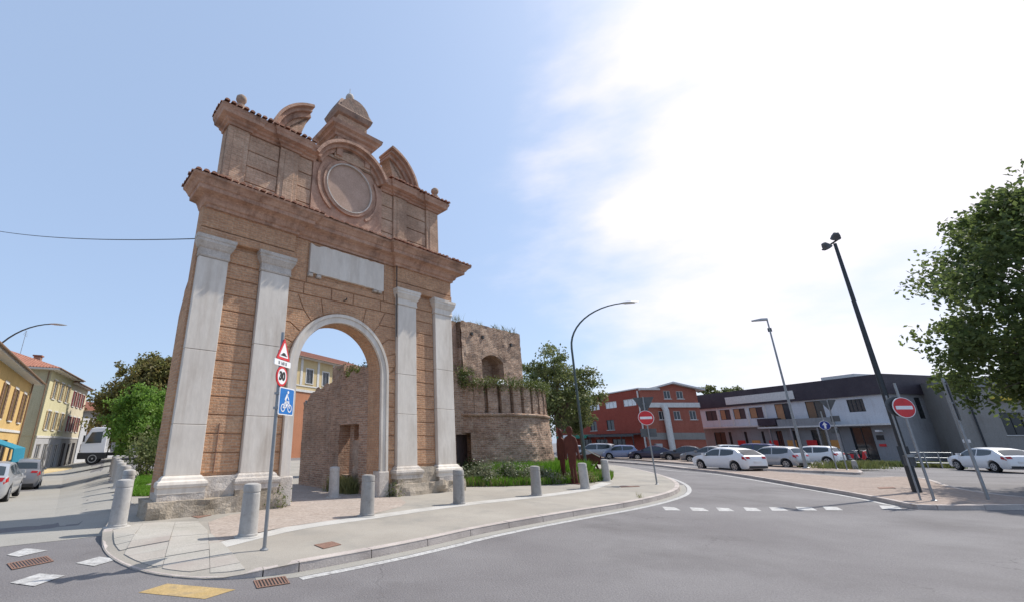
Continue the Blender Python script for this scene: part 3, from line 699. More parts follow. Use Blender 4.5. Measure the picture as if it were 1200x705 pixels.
# marble archivolt and jambs of the arch
def archivolt(mb, r0, r1, y0, y1, n=36):
    A = [(ACX + r0, 0.75)] + arc(r0, 0, 180, n) + [(ACX - r0, 0.75)]
    B = [(ACX + r1, 0.75)] + arc(r1, 0, 180, n) + [(ACX - r1, 0.75)]
    m = len(A)
    vs = [(p[0], y0, p[1]) for p in A] + [(p[0], y0, p[1]) for p in B] + [(p[0], y1, p[1]) for p in A] + [(p[0], y1, p[1]) for p in B]
    fs = []
    for i in range(m - 1):
        fs += [(i, m + i, m + i + 1, i + 1)[::-1], (2 * m + i, 2 * m + i + 1, 3 * m + i + 1, 3 * m + i)[::-1], (i, i + 1, 2 * m + i + 1, 2 * m + i)[::-1], (m + i, 3 * m + i, 3 * m + i + 1, m + i + 1)[::-1]]
    mb.add(vs, fs)
mb = MB(); archivolt(mb, RI + 0.03, RO - 0.1, 0.06, 0.165); av = mb.obj('arch_surround', 'marble', gate)
mb = MB(); archivolt(mb, RO - 0.097, RO, 0.03, 0.165); mb.obj('arch_moulding', 'marble', av)
for s in (-1, 1):
    xa, xb = sorted((ACX + s * (RI - 0.06), ACX + s * (RO + 0.03)))
    mb = MB(); mb.cbox(xa, xb, 0.01, 0.34, 0.0, 0.748, 0.02); mb.obj('jamb_base', 'marble_worn', gate, bevel=0.01)

# pilasters: shaft of three drums of marble, moulded base, capital
def taper(mb, x0, x1, z0, z1, y0, y1, k=0.0):
    mb.add([(x0, y0, z0), (x1, y0, z0), (x1, y1, z0), (x0, y1, z0), (x0 + k, y0, z1), (x1 - k, y0, z1), (x1 - k, y1, z1), (x0 + k, y1, z1)],
           [(0, 3, 2, 1), (4, 5, 6, 7), (0, 1, 5, 4), (1, 2, 6, 5), (2, 3, 7, 6), (3, 0, 4, 7)])
def moulding(path, prof, mat, name, parent=gate, closed=False):
    # path in plan, outward side to its right hand; profile of (offset, z); mitred corners
    P = [Vector((p[0], p[1])) for p in path]; n = len(P); offs = []
    for i in range(n):
        d1 = (P[i] - P[i - 1]).normalized() if i else (P[1] - P[0]).normalized()
        d2 = (P[i + 1] - P[i]).normalized() if i < n - 1 else d1
        n1 = Vector((d1.y, -d1.x)); n2 = Vector((d2.y, -d2.x)); m = (n1 + n2); m.normalize()
        offs.append(m / max(0.3, m.dot(n1)))
    mb = MB(); m = len(prof)
    for i in range(n):
        for o, z in prof: q = P[i] + offs[i] * o; mb.v.append((q.x, q.y, z))
    for i in range(n - 1):
        for k in range(m - 1): mb.f.append((i * m + k, (i + 1) * m + k, (i + 1) * m + k + 1, i * m + k + 1))
        mb.f.append((i * m + m - 1, (i + 1) * m + m - 1, (i + 1) * m, i * m))
    mb.f += [tuple(range(m - 1, -1, -1)), tuple(range((n - 1) * m, n * m))]
    return mb.obj(name, mat, parent)
for pi_, (a, b) in enumerate(PIL):
    p = None
    cuts = [0.88, 2.05 + 0.25 * pi_, 3.9 + (0.35 if pi_ % 2 else 0), 6.42]
    mb = MB()
    for k in range(3):
        e = 0.002 * (k % 2)
        taper(mb, a + e, b - e, cuts[k] + 0.004, cuts[k + 1] - 0.004, 0.0 + e, YJ + 0.05)
    sh = mb.obj('pilaster_shaft', 'marble', gate, bevel=0.012)
    if pi_ == 3:
        sh['label'] = 'marble pilaster shaft with a browner worn lowest block'
    cap = moulding([(a, YJ), (a, 0), (b, 0), (b, YJ)], [(-0.02, 6.42), (0.02, 6.43), (0.035, 6.47), (0.02, 6.5), (0.02, 6.66), (0.05, 6.69), (0.10, 6.80), (0.12, 6.83), (0.12, 6.9), (0.14, 6.92), (0.14, 7.02), (-0.02, 7.02)], 'marble' if pi_ > 1 else 'marble_worn', 'capital')
    moulding([(a, YJ), (a, 0), (b, 0), (b, YJ)], [(-0.02, 0.50), (0.13, 0.50), (0.13, 0.62), (0.155, 0.64), (0.165, 0.70), (0.145, 0.76), (0.09, 0.79), (0.07, 0.84), (0.02, 0.885), (-0.02, 0.885)], 'marble_worn' if pi_ % 3 else 'marble', 'pilaster_base')
# plinths: rough stone under each pair
def rough_box(x0, x1, y0, y1, z0, z1, amp, seed, mat, name, parent, nx=16, nzz=4):
    mb = MB()
    def j(x, y, z, e): return amp * nz(x * 2.3 + seed, y * 2.1, z * 2.7) * e
    rings = []
    per = [(x0 + (x1 - x0) * i / nx, y0, 0) for i in range(nx + 1)] + [(x1, y0 + (y1 - y0) * i / 4, 1) for i in range(1, 5)] + [(x0, y1 - (y1 - y0) * i / 4, 2) for i in range(0, 4)]
    for k in range(nzz + 1):
        z = z0 + (z1 - z0) * k / nzz
        for x, y, sd_ in per:
            e = j(x, y, z, 1)
            dx = (-e if sd_ == 2 else e if sd_ == 1 else 0); dy = (-abs(e) * 1.2 + amp * 0.3 if sd_ == 0 else 0)
            mb.v.append((x + dx, y + dy, z + (0.5 * e if k == nzz else 0)))
    m = len(per)
    for k in range(nzz):
        for i in range(m): mb.f.append((k * m + i, k * m + (i + 1) % m, (k + 1) * m + (i + 1) % m, (k + 1) * m + i))
    mb.f.append(tuple(nzz * m + i for i in range(m)))
    return mb.obj(name, mat, parent)
rough_box(-0.12, 3.02, -0.20, 0.9, -0.12, 0.36, 0.09, 1, 'stone_base', 'plinth', gate, 24)
rough_box(6.86, 9.98, -0.20, 0.9, -0.12, 0.36, 0.16, 9, 'stone_base', 'plinth', gate, 24)
for x0, x1, sd_ in ((0.05, 1.07, 3), (0.98, 1.86, 4), (1.80, 2.90, 5), (6.98, 7.98, 6), (7.95, 8.84, 7), (8.82, 9.90, 8)):
    wide = sd_ not in (4, 7)
    rough_box(x0, x1, -0.13 if wide else -0.02, 0.5, 0.34, 0.502 if wide else 0.84, 0.05, sd_, 'marble_worn' if sd_ in (3, 4, 8) else 'stone_base', 'base_stone', gate, 10, 3)

# entablature: breaks forward over each pair
EP = [(0.22, 0.60), (0.22, 0.0), (2.92, 0.0), (2.92, 0.14), (6.93, 0.14), (6.93, 0.0), (9.85, 0.0), (9.85, 0.60)]
for x0, x1 in ((0.102, 2.918), (6.932, 9.848)):
    mb = MB(); mb.cbox(x0, x1, 0.0, 0.3, 7.024, 7.28, 0.012); mb.obj('architrave', 'gate_brick', gate)
    mb = MB(); mb.cbox(x0 + .01, x1 - .01, 0.02, 0.3, 7.31, 7.90, 0.012); mb.obj('frieze', 'gate_brick', gate)
mb = MB(); mb.cbox(2.92, 6.93, 0.15, 0.3, 7.80, 7.90, 0.01); mb.obj('frieze', 'gate_brick', gate)
moulding(EP, [(-0.05, 7.88), (0.05, 7.885), (0.06, 7.96), (0.12, 7.99), (0.15, 8.06), (0.17, 8.10), (0.17, 8.17), (0.22, 8.19)], 'plaster_band', 'bed_moulding')
moulding(EP, [(-0.05, 8.185), (0.225, 8.19), (0.40, 8.215), (0.41, 8.33), (0.45, 8.35), (0.48, 8.40), (0.54, 8.47), (0.60, 8.50), (0.62, 8.56), (-0.05, 8.60)], 'plaster_band', 'cornice')
# tablet
mb = MB(); P = []
for i in range(21): P.append((3.47 + 2.96 * i / 20, 6.79 + 0.03 * nz(i * 0.7, 3) - (0.03 if 17 < i < 20 else 0)))
for i in range(21): P.append((6.43 - 2.96 * i / 20, 7.80 + 0.03 * nz(i * 0.9, 8) - (0.06 if i in (18, 19) else 0)))
mb.prism_y(P, 0.06, YJ); mb.obj('inscription_tablet', 'marble', gate)['label'] = 'blank worn white marble inscription tablet'
for x in (3.45, 3.75, 6.0, 6.2):
    mb = MB(); mb.cbox(x, x + 0.16, 0.05, YJ, 6.66 + 0.02 * (x > 5), 6.77, 0.02); mb.obj('tablet_bracket', 'marble_worn', gate)
mb = MB(); mb.tube([(4.82, 0.12, 6.12), (4.82, -0.02, 6.10), (4.84, -0.05, 6.17)], 0.02, 6); mb.obj('iron_hook', 'dark_metal', gate)
# stain pipe on the brick between the left pilasters
mb = MB(); mb.tube([(1.28, YW - .015, 0.9), (1.29, YW - .015, 2.1)], 0.012, 6); mb.obj('conduit', 'iron_rust', gate)
mb = MB(); mb.tube([(6.97, -0.02, 5.2), (6.97, -0.02, 9.0)], 0.018, 6); mb.obj('down_cable', 'dark_metal', gate)

# barrel tiles along the main cornice (too small to pick apart)
def tiles(path_fn, count, w, name, parent, mat='tile', depth=0.7, rise=0.16):
    mb = MB()
    for i in range(count):
        o, t, inw = path_fn(i)                       # origin at the drip edge, along, inward (plan vectors)
        jz = 0.012 * random.uniform(-1, 1); jl = 0.03 * random.uniform(-1, 1)
        r = w * 0.42
        ring = []
        for k, (dd, zz) in enumerate(((-0.05 + jl, 0.0), (depth, rise))):
            for a in range(6):
                an = pi * a / 5
                p = o + t * (r * cos(an)) + inw * dd
                ring.append((p.x, p.y, o.z + zz + jz + r * 0.85 * sin(an)))
        mb.add(ring, [(a, a + 1, 6 + a + 1, 6 + a) for a in range(5)] + [(0, 1, 2, 3, 4, 5), (11, 10, 9, 8, 7, 6)])
    return stuff(mb.obj(name, mat, parent))
def run(x0, y0, x1, y1, z, count, inw):
    a = Vector((x0, y0, z)); b = Vector((x1, y1, z)); t = (b - a).normalized()
    return lambda i: (a.lerp(b, (i + 0.5) / count), t, Vector((inw[0], inw[1], 0)))
for x0, x1, y in ((-0.40, 3.54, -0.62), (3.54, 6.31, -0.48), (6.31, 10.47, -0.62)):
    c = int((x1 - x0) / 0.19); tiles(run(x0, y, x1, y, 8.575, c, (0, 1)), c, 0.19, 'roof_tiles', gate, depth=0.95, rise=0.16)
tiles(run(-0.40, -0.5, -0.40, 0.6, 8.575, 6, (1, 0)), 6, 0.19, 'roof_tiles', gate, depth=0.9)
tiles(run(10.47, -0.5, 10.47, 0.6, 8.575, 6, (-1, 0)), 6, 0.19, 'roof_tiles', gate, depth=0.9)
mb = MB(); mb.prism_x([(-0.5, 8.58), (0.62, 8.58), (0.62, 8.74), (0.25, 8.74)], -0.3, 10.35); mb.obj('cornice_roof', 'weathered', gate)

# attic storey
AY = 0.28
mb = MB(); mb.box(0.50, 9.40, AY + 0.05, 0.86, 8.70, 11.05); mb.obj('attic_wall', 'attic_brick', gate)
AP = [(0.50, 1.16), (2.20, 2.88), (6.98, 7.66), (8.72, 9.40)]
for a, b in AP:
    mb = MB(); mb.cbox(a, b, AY - 0.06, AY + 0.2, 8.72, 11.0, 0.015); o = mb.obj('attic_pilaster', 'attic_brick', gate)
    w_ = (b - a)
    mb = MB(); mb.cbox(a + 0.16, b - 0.16, AY - 0.085, AY + 0.1, 8.9, 10.9, 0.015); mb.obj('raised_panel', 'attic_brick', o)
    moulding([(a, AY + .1), (a, AY - 0.06), (b, AY - 0.06), (b, AY + .1)], [(-0.02, 8.7), (0.05, 8.7), (0.05, 8.92), (0.02, 8.96), (-0.02, 8.96)], 'marble_worn', 'attic_base', o)
def ablock(p): return block(p, AY, AY + 0.08, 'attic_brick', 'attic_band')
for a, b in ((1.16, 2.20), (2.88, 3.42), (6.40, 6.98), (7.66, 8.72)):
    zz = [8.72, 9.28, 9.84, 10.40, 11.0]
    for i in range(4): ablock([(a, zz[i]), (b, zz[i]), (b, zz[i + 1]), (a, zz[i + 1])])
MCX, MCZ = 4.90, 10.45
mb = MB()       # central field that carries the medallion and arches above the attic
P = [(3.42, 8.72), (6.40, 8.72), (6.40, 11.06)] + arc(1.38, 20, 160, 20, MCX, 10.58) + [(3.42, 11.06)]
mb.prism_y(P, AY - 0.04, 0.84); mb.obj('central_field', 'plaster_band', gate)
def ring(r0, r1, y0, y1, mat, name, n=40, parent=gate, a0=0, a1=360, cz=MCZ):
    mb = MB(); full = a1 - a0 >= 360
    m = n if full else n + 1
    for r in (r0, r1):
        for y in (y0, y1):
            for i in range(m):
                t = radians(a0 + (a1 - a0) * i / n); mb.v.append((MCX + r * cos(t), y, cz + r * sin(t)))
    def id_(k, i): return k * m + i % m
    for i in range(n if full else n):
        a, b = i, i + 1
        mb.f += [(id_(0, a), id_(2, a), id_(2, b), id_(0, b))[::-1], (id_(1, a), id_(1, b), id_(3, b), id_(3, a))[::-1], (id_(2, a), id_(3, a), id_(3, b), id_(2, b))[::-1], (id_(0, a), id_(0, b), id_(1, b), id_(1, a))[::-1]]
    if not full: mb.f += [(id_(0, 0), id_(1, 0), id_(3, 0), id_(2, 0)), (id_(0, n), id_(2, n), id_(3, n), id_(1, n))]
    return mb.obj(name, mat, parent, smooth=True)
medo = ring(0.93, 0.975, AY - 0.14, AY + 0.1, 'marble_worn', 'medallion_frame')
ring(0.977, 1.09, AY - 0.12, AY + 0.1, 'plaster_band', 'frame_moulding', parent=medo)
mb = MB(); mb.prism_y(arc(0.925, 0, 360, 40, MCX, MCZ)[:-1], AY - 0.07, AY); mb.obj('medallion', 'medallion', gate)
for s in (-1, 1):          # scroll strips beside the medallion
    mb = MB(); pts = arc(1.32, 150, 235, 12, MCX, MCZ); q = arc(1.22, 235, 150, 12, MCX, MCZ); PP = pts + q
    if s > 0: PP = [(2 * MCX - p[0], p[1]) for p in PP][::-1]
    mb.prism_y(PP[::-1], AY - 0.10, AY); mb.obj('scroll_strip', 'plaster_band', gate)
# attic cornice: level runs at the sides, arching over the medallion
prof = [(-0.05, 11.0), (0.05, 11.0), (0.07, 11.07), (0.14, 11.10), (0.16, 11.16), (0.30, 11.20), (0.32, 11.30), (0.35, 11.34), (0.38, 11.44), (-0.05, 11.50)]
moulding([(0.50, 0.84), (0.50, AY - 0.06), (1.16, AY - .06), (1.16, AY), (2.20, AY), (2.20, AY - .06), (2.88, AY - .06), (2.88, AY), (3.50, AY)], prof, 'plaster_band', 'attic_cornice')
moulding([(6.32, AY), (6.98, AY), (6.98, AY - .06), (7.66, AY - .06), (7.66, AY), (8.72, AY), (8.72, AY - .06), (9.40, AY - .06), (9.40, 0.84)], prof, 'plaster_band', 'attic_cornice')
for k, (r0, r1, y) in enumerate(((1.30, 1.43, AY - 0.14), (1.433, 1.56, AY - 0.26), (1.563, 1.68, AY - 0.40))):
    ring(r0, r1, y, 0.5 + 0.01 * k, 'plaster_band', 'arched_cornice', 28, a0=22, a1=158, cz=10.58)
mb = MB(); mb.box(0.4, 9.5, AY - 0.1, 0.86, 11.46, 11.56); mb.obj('attic_roof', 'weathered', gate)
for x0, x1 in ((0.14, 3.3), (6.5, 9.76)):
    c = int((x1 - x0) / 0.19); tiles(run(x0, -0.18, x1, -0.18, 11.46, c, (0, 1)), c, 0.19, 'attic_tiles', gate, depth=0.7, rise=0.12)
tiles(run(0.13, -0.1, 0.13, 0.85, 11.46, 5, (1, 0)), 5, 0.19, 'attic_tiles', gate, depth=0.6, rise=0.1)
tiles(run(9.77, -0.1, 9.77, 0.85, 11.46, 5, (-1, 0)), 5, 0.19, 'attic_tiles', gate, depth=0.6, rise=0.1)
# broken segmental pediment, two pieces
for s in (1, -1):
    def mir(P): return [(2 * MCX - p[0], p[1]) for p in P][::-1] if s < 0 else P
    cxp, czp, Rp = 3.55, 11.24, 1.88
    outer = arc(Rp, 108, 176, 14, cxp, czp)
    def seg(r0, r1, y0, y1, name, mat, a0=106, a1=174):
        P = arc(r1, a0, a1, 14, cxp, czp) + arc(r0, a1, a0, 14, cxp, czp)
        mb = MB(); mb.prism_y(mir(P), y0, y1); return mb.obj(name, mat, gate)
    p1 = seg(1.45, 1.62, 0.14, 0.80, 'pediment_scroll', 'plaster_band')
    mb = MB(); mb.prism_y(mir(arc(1.74, 105, 174, 14, cxp, czp) + arc(1.623, 174, 105, 14, cxp, czp)), 0.02, 0.82); mb.obj('scroll_moulding', 'plaster_band', p1)
    mb = MB(); mb.prism_y(mir(arc(1.84, 103, 175, 14, cxp, czp) + arc(1.743, 175, 103, 14, cxp, czp)), -0.10, 0.84); mb.obj('scroll_moulding', 'plaster_band', p1)
    mb = MB(); P = [(2.02, 11.5), (2.75, 11.5), (2.86, 11.85), (3.02, 12.4), (3.1, 12.72)] + arc(1.447, 108, 170, 8, cxp, czp)
    mb.prism_y(mir(P), 0.24, 0.76); mb.obj('pediment_infill', 'attic_brick', gate)
# corner balls
for x, z0 in ((0.72, 11.72), (9.16, 11.72)):
    mb = MB(); mb.lathe([(0.15, z0 - .25), (0.15, z0 + 0.02), (0.09, z0 + 0.06), (0.07, z0 + 0.1), (0.12, z0 + 0.15), (0.165, z0 + 0.24), (0.155, z0 + 0.34), (0.09, z0 + 0.41), (0.02, z0 + 0.44)], 16, x, 0.12)
    mb.obj('ball_finial', 'weathered', gate, smooth=True)
# lantern
LX, LY = 4.98, 0.62
lan = MB().box(LX - 0.80, LX + 0.80, LY - 0.48, LY + 0.48, 11.5, 12.62).obj('lantern', 'attic_brick', gate)
LP = [(LX - .8, LY + .48), (LX - .8, LY - .48), (LX + .8, LY - .48), (LX + .8, LY + .48), (LX - .8, LY + .4801)]
def sq(w, d): return [(LX + w, LY + d), (LX - w, LY + d), (LX - w, LY - d), (LX + w, LY - d), (LX + w, LY + d)]
def loft(w, d, prof, name, mat, parent):
    mb = MB()
    for o, z in prof: mb.v += [(LX - w - o, LY - d - o, z), (LX + w + o, LY - d - o, z), (LX + w + o, LY + d + o, z), (LX - w - o, LY + d + o, z)]
    m = len(prof)
    for k in range(m - 1):
        for i in range(4): mb.f.append((k * 4 + i, k * 4 + (i + 1) % 4, (k + 1) * 4 + (i + 1) % 4, (k + 1) * 4 + i))
    mb.f += [(3, 2, 1, 0), tuple((m - 1) * 4 + i for i in range(4))]
    return mb.obj(name, mat, parent)
loft(0.8, 0.48, [(0, 12.40), (0.06, 12.42), (0.08, 12.52), (0.18, 12.58), (0.20, 12.66), (0.30, 12.72), (0.33, 12.86), (0.1, 12.92), (-0.1, 12.94)], 'lantern_cornice', 'plaster_band', lan)
loft(0.68, 0.40, [(-.04, 12.9), (-.04, 13.62)], 'lantern_block', 'attic_brick', lan)
loft(0.68, 0.40, [(-.04, 13.56), (0.06, 13.60), (0.10, 13.70), (0.13, 13.80), (0.10, 13.86), (0.0, 14.12), (-0.10, 14.34), (-0.20, 14.50), (-0.30, 14.62), (-0.37, 14.68)], 'lantern_dome', 'dome_dark', lan)
mb = MB(); mb.prism_y([(LX - 0.66, 13.75), (LX + 0.66, 13.75)] + arc(0.66, 8, 172, 12, LX, 13.80), LY - 0.50, LY - 0.1); mb.obj('dome_gable', 'dome_dark', lan)
mb = MB(); mb.lathe([(0.16, 14.6), (0.15, 14.72), (0.09, 14.75), (0.09, 14.79), (0.15, 14.84), (0.17, 14.94), (0.13, 15.04), (0.05, 15.09), (0.015, 15.12), (0.012, 15.38)], 14, LX, LY); mb.obj('lantern_finial', 'marble_worn', lan, smooth=True)
for s in (-1, 1):
    mb = MB(); mb.cbox(LX + s * 0.62 - 0.12, LX + s * 0.62 + 0.12, LY - 0.53, LY - 0.4, 11.6, 12.42, 0.01); mb.obj('lantern_pilaster', 'plaster_band', lan)

# ================================================================== RUINED PASSAGE WALL
def grid_wall(nx, nzn, fn, mat, name, parent=None, uvf=None):
    mb = MB()
    for i in range(nx + 1):
        for k in range(nzn + 1):
            p, uv = fn(i / nx, k / nzn); mb.uv[len(mb.v)] = uv; mb.v.append(tuple(p))
    for i in range(nx):
        for k in range(nzn):
            a = i * (nzn + 1) + k; mb.f.append((a, a + nzn + 1, a + nzn + 2, a + 1))
    return mb.obj(name, mat, parent)
pw = thing('ruined_wall', 'ruined red brick wall with broken doorway behind the gate arch', 'wall', gl(6.42, 0.83, 0.12), GYAW)
# local: x across (0 = passage face), y deeper; the face looks to -x
def wtop(y): return 4.22 - 0.13 * y + 0.10 * nz(y * 1.7, 5) + (0.07 if int(y * 3.1) % 2 else -0.05) - (0.35 * sst(4.1, 4.6, y))
DY0, DY1, DZ = 0.55, 1.9, 2.25
def strip_face(y0, y1, zb, zt_fn, ny, nzn):
    def fn(u, v):
        y = y0 + (y1 - y0) * u; zt_ = zt_fn(y); z = zb + (zt_ - zb) * v
        d = 0.06 * nz(y * 2.1, z * 2.3, 3) + 0.05 * nz(y * 6, z * 7, 9)
        return (-(abs(d) - 0.03) if 0.02 < v else 0.0, y, z), (y, z)
    return fn
YE = 4.85
def nface(name, y0, y1, zb, ztf, ny, nzn):
    o = grid_wall(ny, nzn, strip_face(y0, y1, zb, ztf, ny, nzn), 'ruin_brick', name, pw)
    o.data.flip_normals(); return o
nface('wall_face', 0, DY0, 0, wtop, 6, 34); nface('wall_face', DY0, DY1, DZ, wtop, 12, 18); nface('wall_face', DY1, YE, 0, wtop, 26, 34)
mb = MB()      # body behind the face, stepped with the ragged top
N_ = 26
for i in range(N_):
    y0, y1 = YE * i / N_, YE * (i + 1) / N_
    zt_ = min(wtop(y0), wtop(y1)) - 0.01
    zb = DZ if (y0 > DY0 - 0.05 and y1 < DY1 + 0.05) else 0
    mb.box(0.02, 0.85, y0, y1 - 0.0005, zb, zt_)
mb.obj('wall_core', 'ruin_brick', pw)
mb = MB(); mb.box(0.3, 0.6, DY0 + 0.75, DY0 + 1.0, 0, DZ); mb.obj('broken_pier', 'ruin_brick', pw)
rough_box(0.1, 0.5, DY0 + .1, DY0 + .45, 0, 1.7, 0.1, 21, 'weathered', 'fallen_masonry', pw, 4, 8)
rough_box(0.2, 0.6, DY1 - .45, DY1 - .1, 0, 0.5, 0.1, 23, 'weathered', 'fallen_masonry', pw, 4, 4)

# ================================================================== BASTION TOWER
BC = gl(16.8, 5.57, 0)
tower = thing('bastion_tower', 'round brick bastion with slotted parapet, square upper block and small door', 'tower', (BC.x, BC.y, 0.12), GYAW)
# local frame: x along the gate facade, y deeper; centre of the round part at 0,0
def rad(z):
    if z < 2.83: return 4.40 - 0.065 * z
    return 4.19
def bast(a0, a1, z0, z1, off, name, na, nzn, mat='tower_brick', amp=1.0, topjag=0.0):
    def fn(u, v):
        a = radians(a0 + (a1 - a0) * u); z = z0 + (z1 - z0) * v
        if v == 1 and topjag: z += topjag * nz(a * 9, 4)
        r = rad(z) + off + amp * (0.06 * nz(a * 7, z * 1.6, 2) + 0.05 * nz(a * 26, z * 6, 7))
        return (r * cos(a), r * sin(a), z), (a * 4.3, z)
    return grid_wall(na, nzn, fn, mat, name, tower)
bast(222, 400, 0, 2.83, 0, 'lower_wall', 102, 26)
bast(180, 222, 2.06, 2.83, 0, 'lower_wall', 22, 8)
mb = MB(); c_, s_ = cos(radians(222)), sin(radians(222)); mb.add([(3.2 * c_, 3.2 * s_, 0), (4.40 * c_, 4.40 * s_, 0), (4.26 * c_, 4.26 * s_, 2.1), (3.2 * c_, 3.2 * s_, 2.1)], [(0, 1, 2, 3)])
for k in range(21):
    a0_, a1_ = radians(180 + 2 * k), radians(182 + 2 * k); mb.add([(3.0 * cos(a0_), 3.0 * sin(a0_), 2.06), (4.26 * cos(a0_), 4.26 * sin(a0_), 2.06), (4.26 * cos(a1_), 4.26 * sin(a1_), 2.06), (3.0 * cos(a1_), 3.0 * sin(a1_), 2.06)], [(0, 1, 2, 3)])
mb.obj('door_recess', 'tower_brick', tower)
bast(180, 400, 2.95, 4.30, -0.30, 'upper_wall', 110, 10)
mbs = MB(); n = 90
for i in range(n + 1):
    a = radians(180 + 220 * i / n)
    for dr, z in ((-.3, 2.80), (0.04, 2.81), (0.11, 2.86), (0.12, 2.92), (0.06, 2.97), (-.3, 2.98)):
        r = 4.22 + dr + 0.012 * nz(a * 20, z); mbs.v.append((r * cos(a), r * sin(a), z + 0.01 * nz(a * 11, 5)))
for i in range(n):
    for k in range(5): mbs.f.append((i * 6 + k, (i + 1) * 6 + k, (i + 1) * 6 + k + 1, i * 6 + k + 1))
mbs.obj('string_course', 'tower_brick', tower)
A0 = 224.0      # ribs between the dark slots
for k in range(21):
    a = A0 + 9.1 * k
    if a > 396: break
    bast(a + 1.25, a + 7.85, 2.97, 4.32 + 0.06 * nz(k * 1.7, 2), 0.0, 'machicolation_rib', 6, 8, topjag=0.1)
    for b in (a + 1.25, a + 7.85):
        r0, r1 = 3.86, 4.20; c_, s_ = cos(radians(b)), sin(radians(b)); mb = MB()
        e = 0.02 if b > a + 4 else -0.02
        mb.add([(r0 * c_, r0 * s_, 2.97), (r1 * c_, r1 * s_, 2.97), (r1 * c_, r1 * s_, 4.30), (r0 * c_, r0 * s_, 4.30)], [(0, 1, 2, 3)]); mb.obj('rib_side', 'tower_brick', tower)
bast(180, 225, 2.95, 4.75, -0.01, 'upper_wall', 24, 10, topjag=0.15)
mb = MB(); mb.prism_z([(4.05 * cos(radians(a)), 4.05 * sin(radians(a))) for a in range(0, 360, 6)], 4.2, 4.33); mb.obj('terrace', 'soil', tower)
# straight wall with the door, left of the round part (plane d = 3)
Yd = 3.0 - 5.57; X0 = 10.3 - 16.8
DXa, DXb = 12.93 - 16.8, 14.02 - 16.8
def flat(x0, x1, z0, z1f, nx, nzn, name, y=Yd, mat='tower_brick', amp=1.0):
    def fn(u, v):
        x = x0 + (x1 - x0) * u; zt_ = z1f(x) if callable(z1f) else z1f; z = z0 + (zt_ - z0) * v
        d = amp * (0.05 * nz(x * 2, z * 2.2, 3) + 0.03 * nz(x * 6, z * 6, 8))
        return (x, y + d, z), (x, z)
    return grid_wall(nx, nzn, fn, mat, name, tower)
topf = lambda x: 4.95 + 0.12 * nz(x * 2.5, 7)
flat(X0, DXa, 0, topf, 16, 26, 'curtain_wall'); flat(DXa, DXb, 1.98, topf, 8, 18, 'curtain_wall'); flat(DXb, 14.6 - 16.8, 0, topf, 6, 26, 'curtain_wall')
mb = MB(); mb.box(X0, DXa - 0.01, Yd + 0.1, Yd + 1, 0, 4.8); mb.box(DXb + .01, -1.5, Yd + .1, Yd + 1, 0, 4.8); mb.box(DXa - 0.01, DXb + .01, Yd + .1, Yd + 1, 1.98, 4.8); mb.obj('curtain_core', 'tower_brick', tower)
mb = MB()
for i in range(6):
    w_ = (DXb - DXa) / 6; mb.cbox(DXa + i * w_ + .006, DXa + (i + 1) * w_ - .006, Yd + 0.32, Yd + 0.37, 0, 1.98, 0.006)
dr = mb.obj('door', 'wood_dark', tower)
mb = MB(); mb.tube([(DXb - 0.2, Yd + 0.3, 1.0), (DXb - 0.2, Yd + 0.26, 1.04), (DXb - 0.2, Yd + 0.3, 1.12)], 0.012, 6); mb.obj('handle', 'dark_metal', dr)
# upper block
UA, UB, UZ0, UZ1 = 13.58 - 16.8, 18.52 - 16.8, 4.3, 7.62
WA, WB, WZ0, WZ1 = 15.07 - 16.8, 16.83 - 16.8, 4.55, 6.08
topu = lambda x: UZ1 + 0.09 * nz(x * 3, 2)
yu = Yd + 0.01
flat(UA, WA, UZ0, topu, 10, 20, 'block_face', yu); flat(WB, UB, UZ0, topu, 10, 20, 'block_face', yu)
def wtopz(x):
    t = (x - WA) / (WB - WA); return WZ1 - 0.34 * (2 * t - 1) ** 2
def wf(u, v):
    x = WA + (WB - WA) * u; z0 = wtopz(x); z = z0 + (topu(x) - z0) * v
    d = 0.05 * nz(x * 2, z * 2.2, 3) + 0.03 * nz(x * 6, z * 6, 8); return (x, yu + d, z), (x, z)
grid_wall(12, 10, wf, 'tower_brick', 'block_face', tower)
mb = MB()
for i in range(12):      # reveal of the arched opening
    xa, xb = WA + (WB - WA) * i / 12, WA + (WB - WA) * (i + 1) / 12
    mb.add([(xa, yu, wtopz(xa)), (xb, yu, wtopz(xb)), (xb, yu + 0.8, wtopz(xb)), (xa, yu + .8, wtopz(xa))], [(3, 2, 1, 0)])
mb.add([(WA, yu, WZ0 - .3), (WA, yu, wtopz(WA)), (WA, yu + .8, wtopz(WA)), (WA, yu + .8, WZ0 - .3)], [(0, 1, 2, 3)])
mb.add([(WB, yu, WZ0 - .3), (WB, yu, wtopz(WB)), (WB, yu + .8, wtopz(WB)), (WB, yu + .8, WZ0 - .3)], [(3, 2, 1, 0)])
mb.box(WA - .05, WB + .05, yu + .8, yu + .85, UZ0, WZ1 + .1)
mb.obj('opening_reveal', 'tower_brick', tower)
mb = MB(); mb.box(UA, UA + 0.4, yu + .08, yu + 3.2, UZ0, UZ1 - .05); mb.box(UB - .4, UB, yu + .08, yu + 3.2, UZ0, UZ1 - .05); mb.box(UA, UB, yu + .9, yu + 1.2, UZ0, UZ1 - 0.06); mb.box(UA, UB, yu + .08, yu + .89, WZ1 + .12, UZ1 - .06); mb.obj('block_core', 'tower_brick', tower)
mb = MB(); mb.box(UA - 0.6, UA + 0.02, yu + 0.35, yu + 2.6, 4.2, UZ1 - 0.02); mb.obj('block_return', 'ruin_brick', tower)
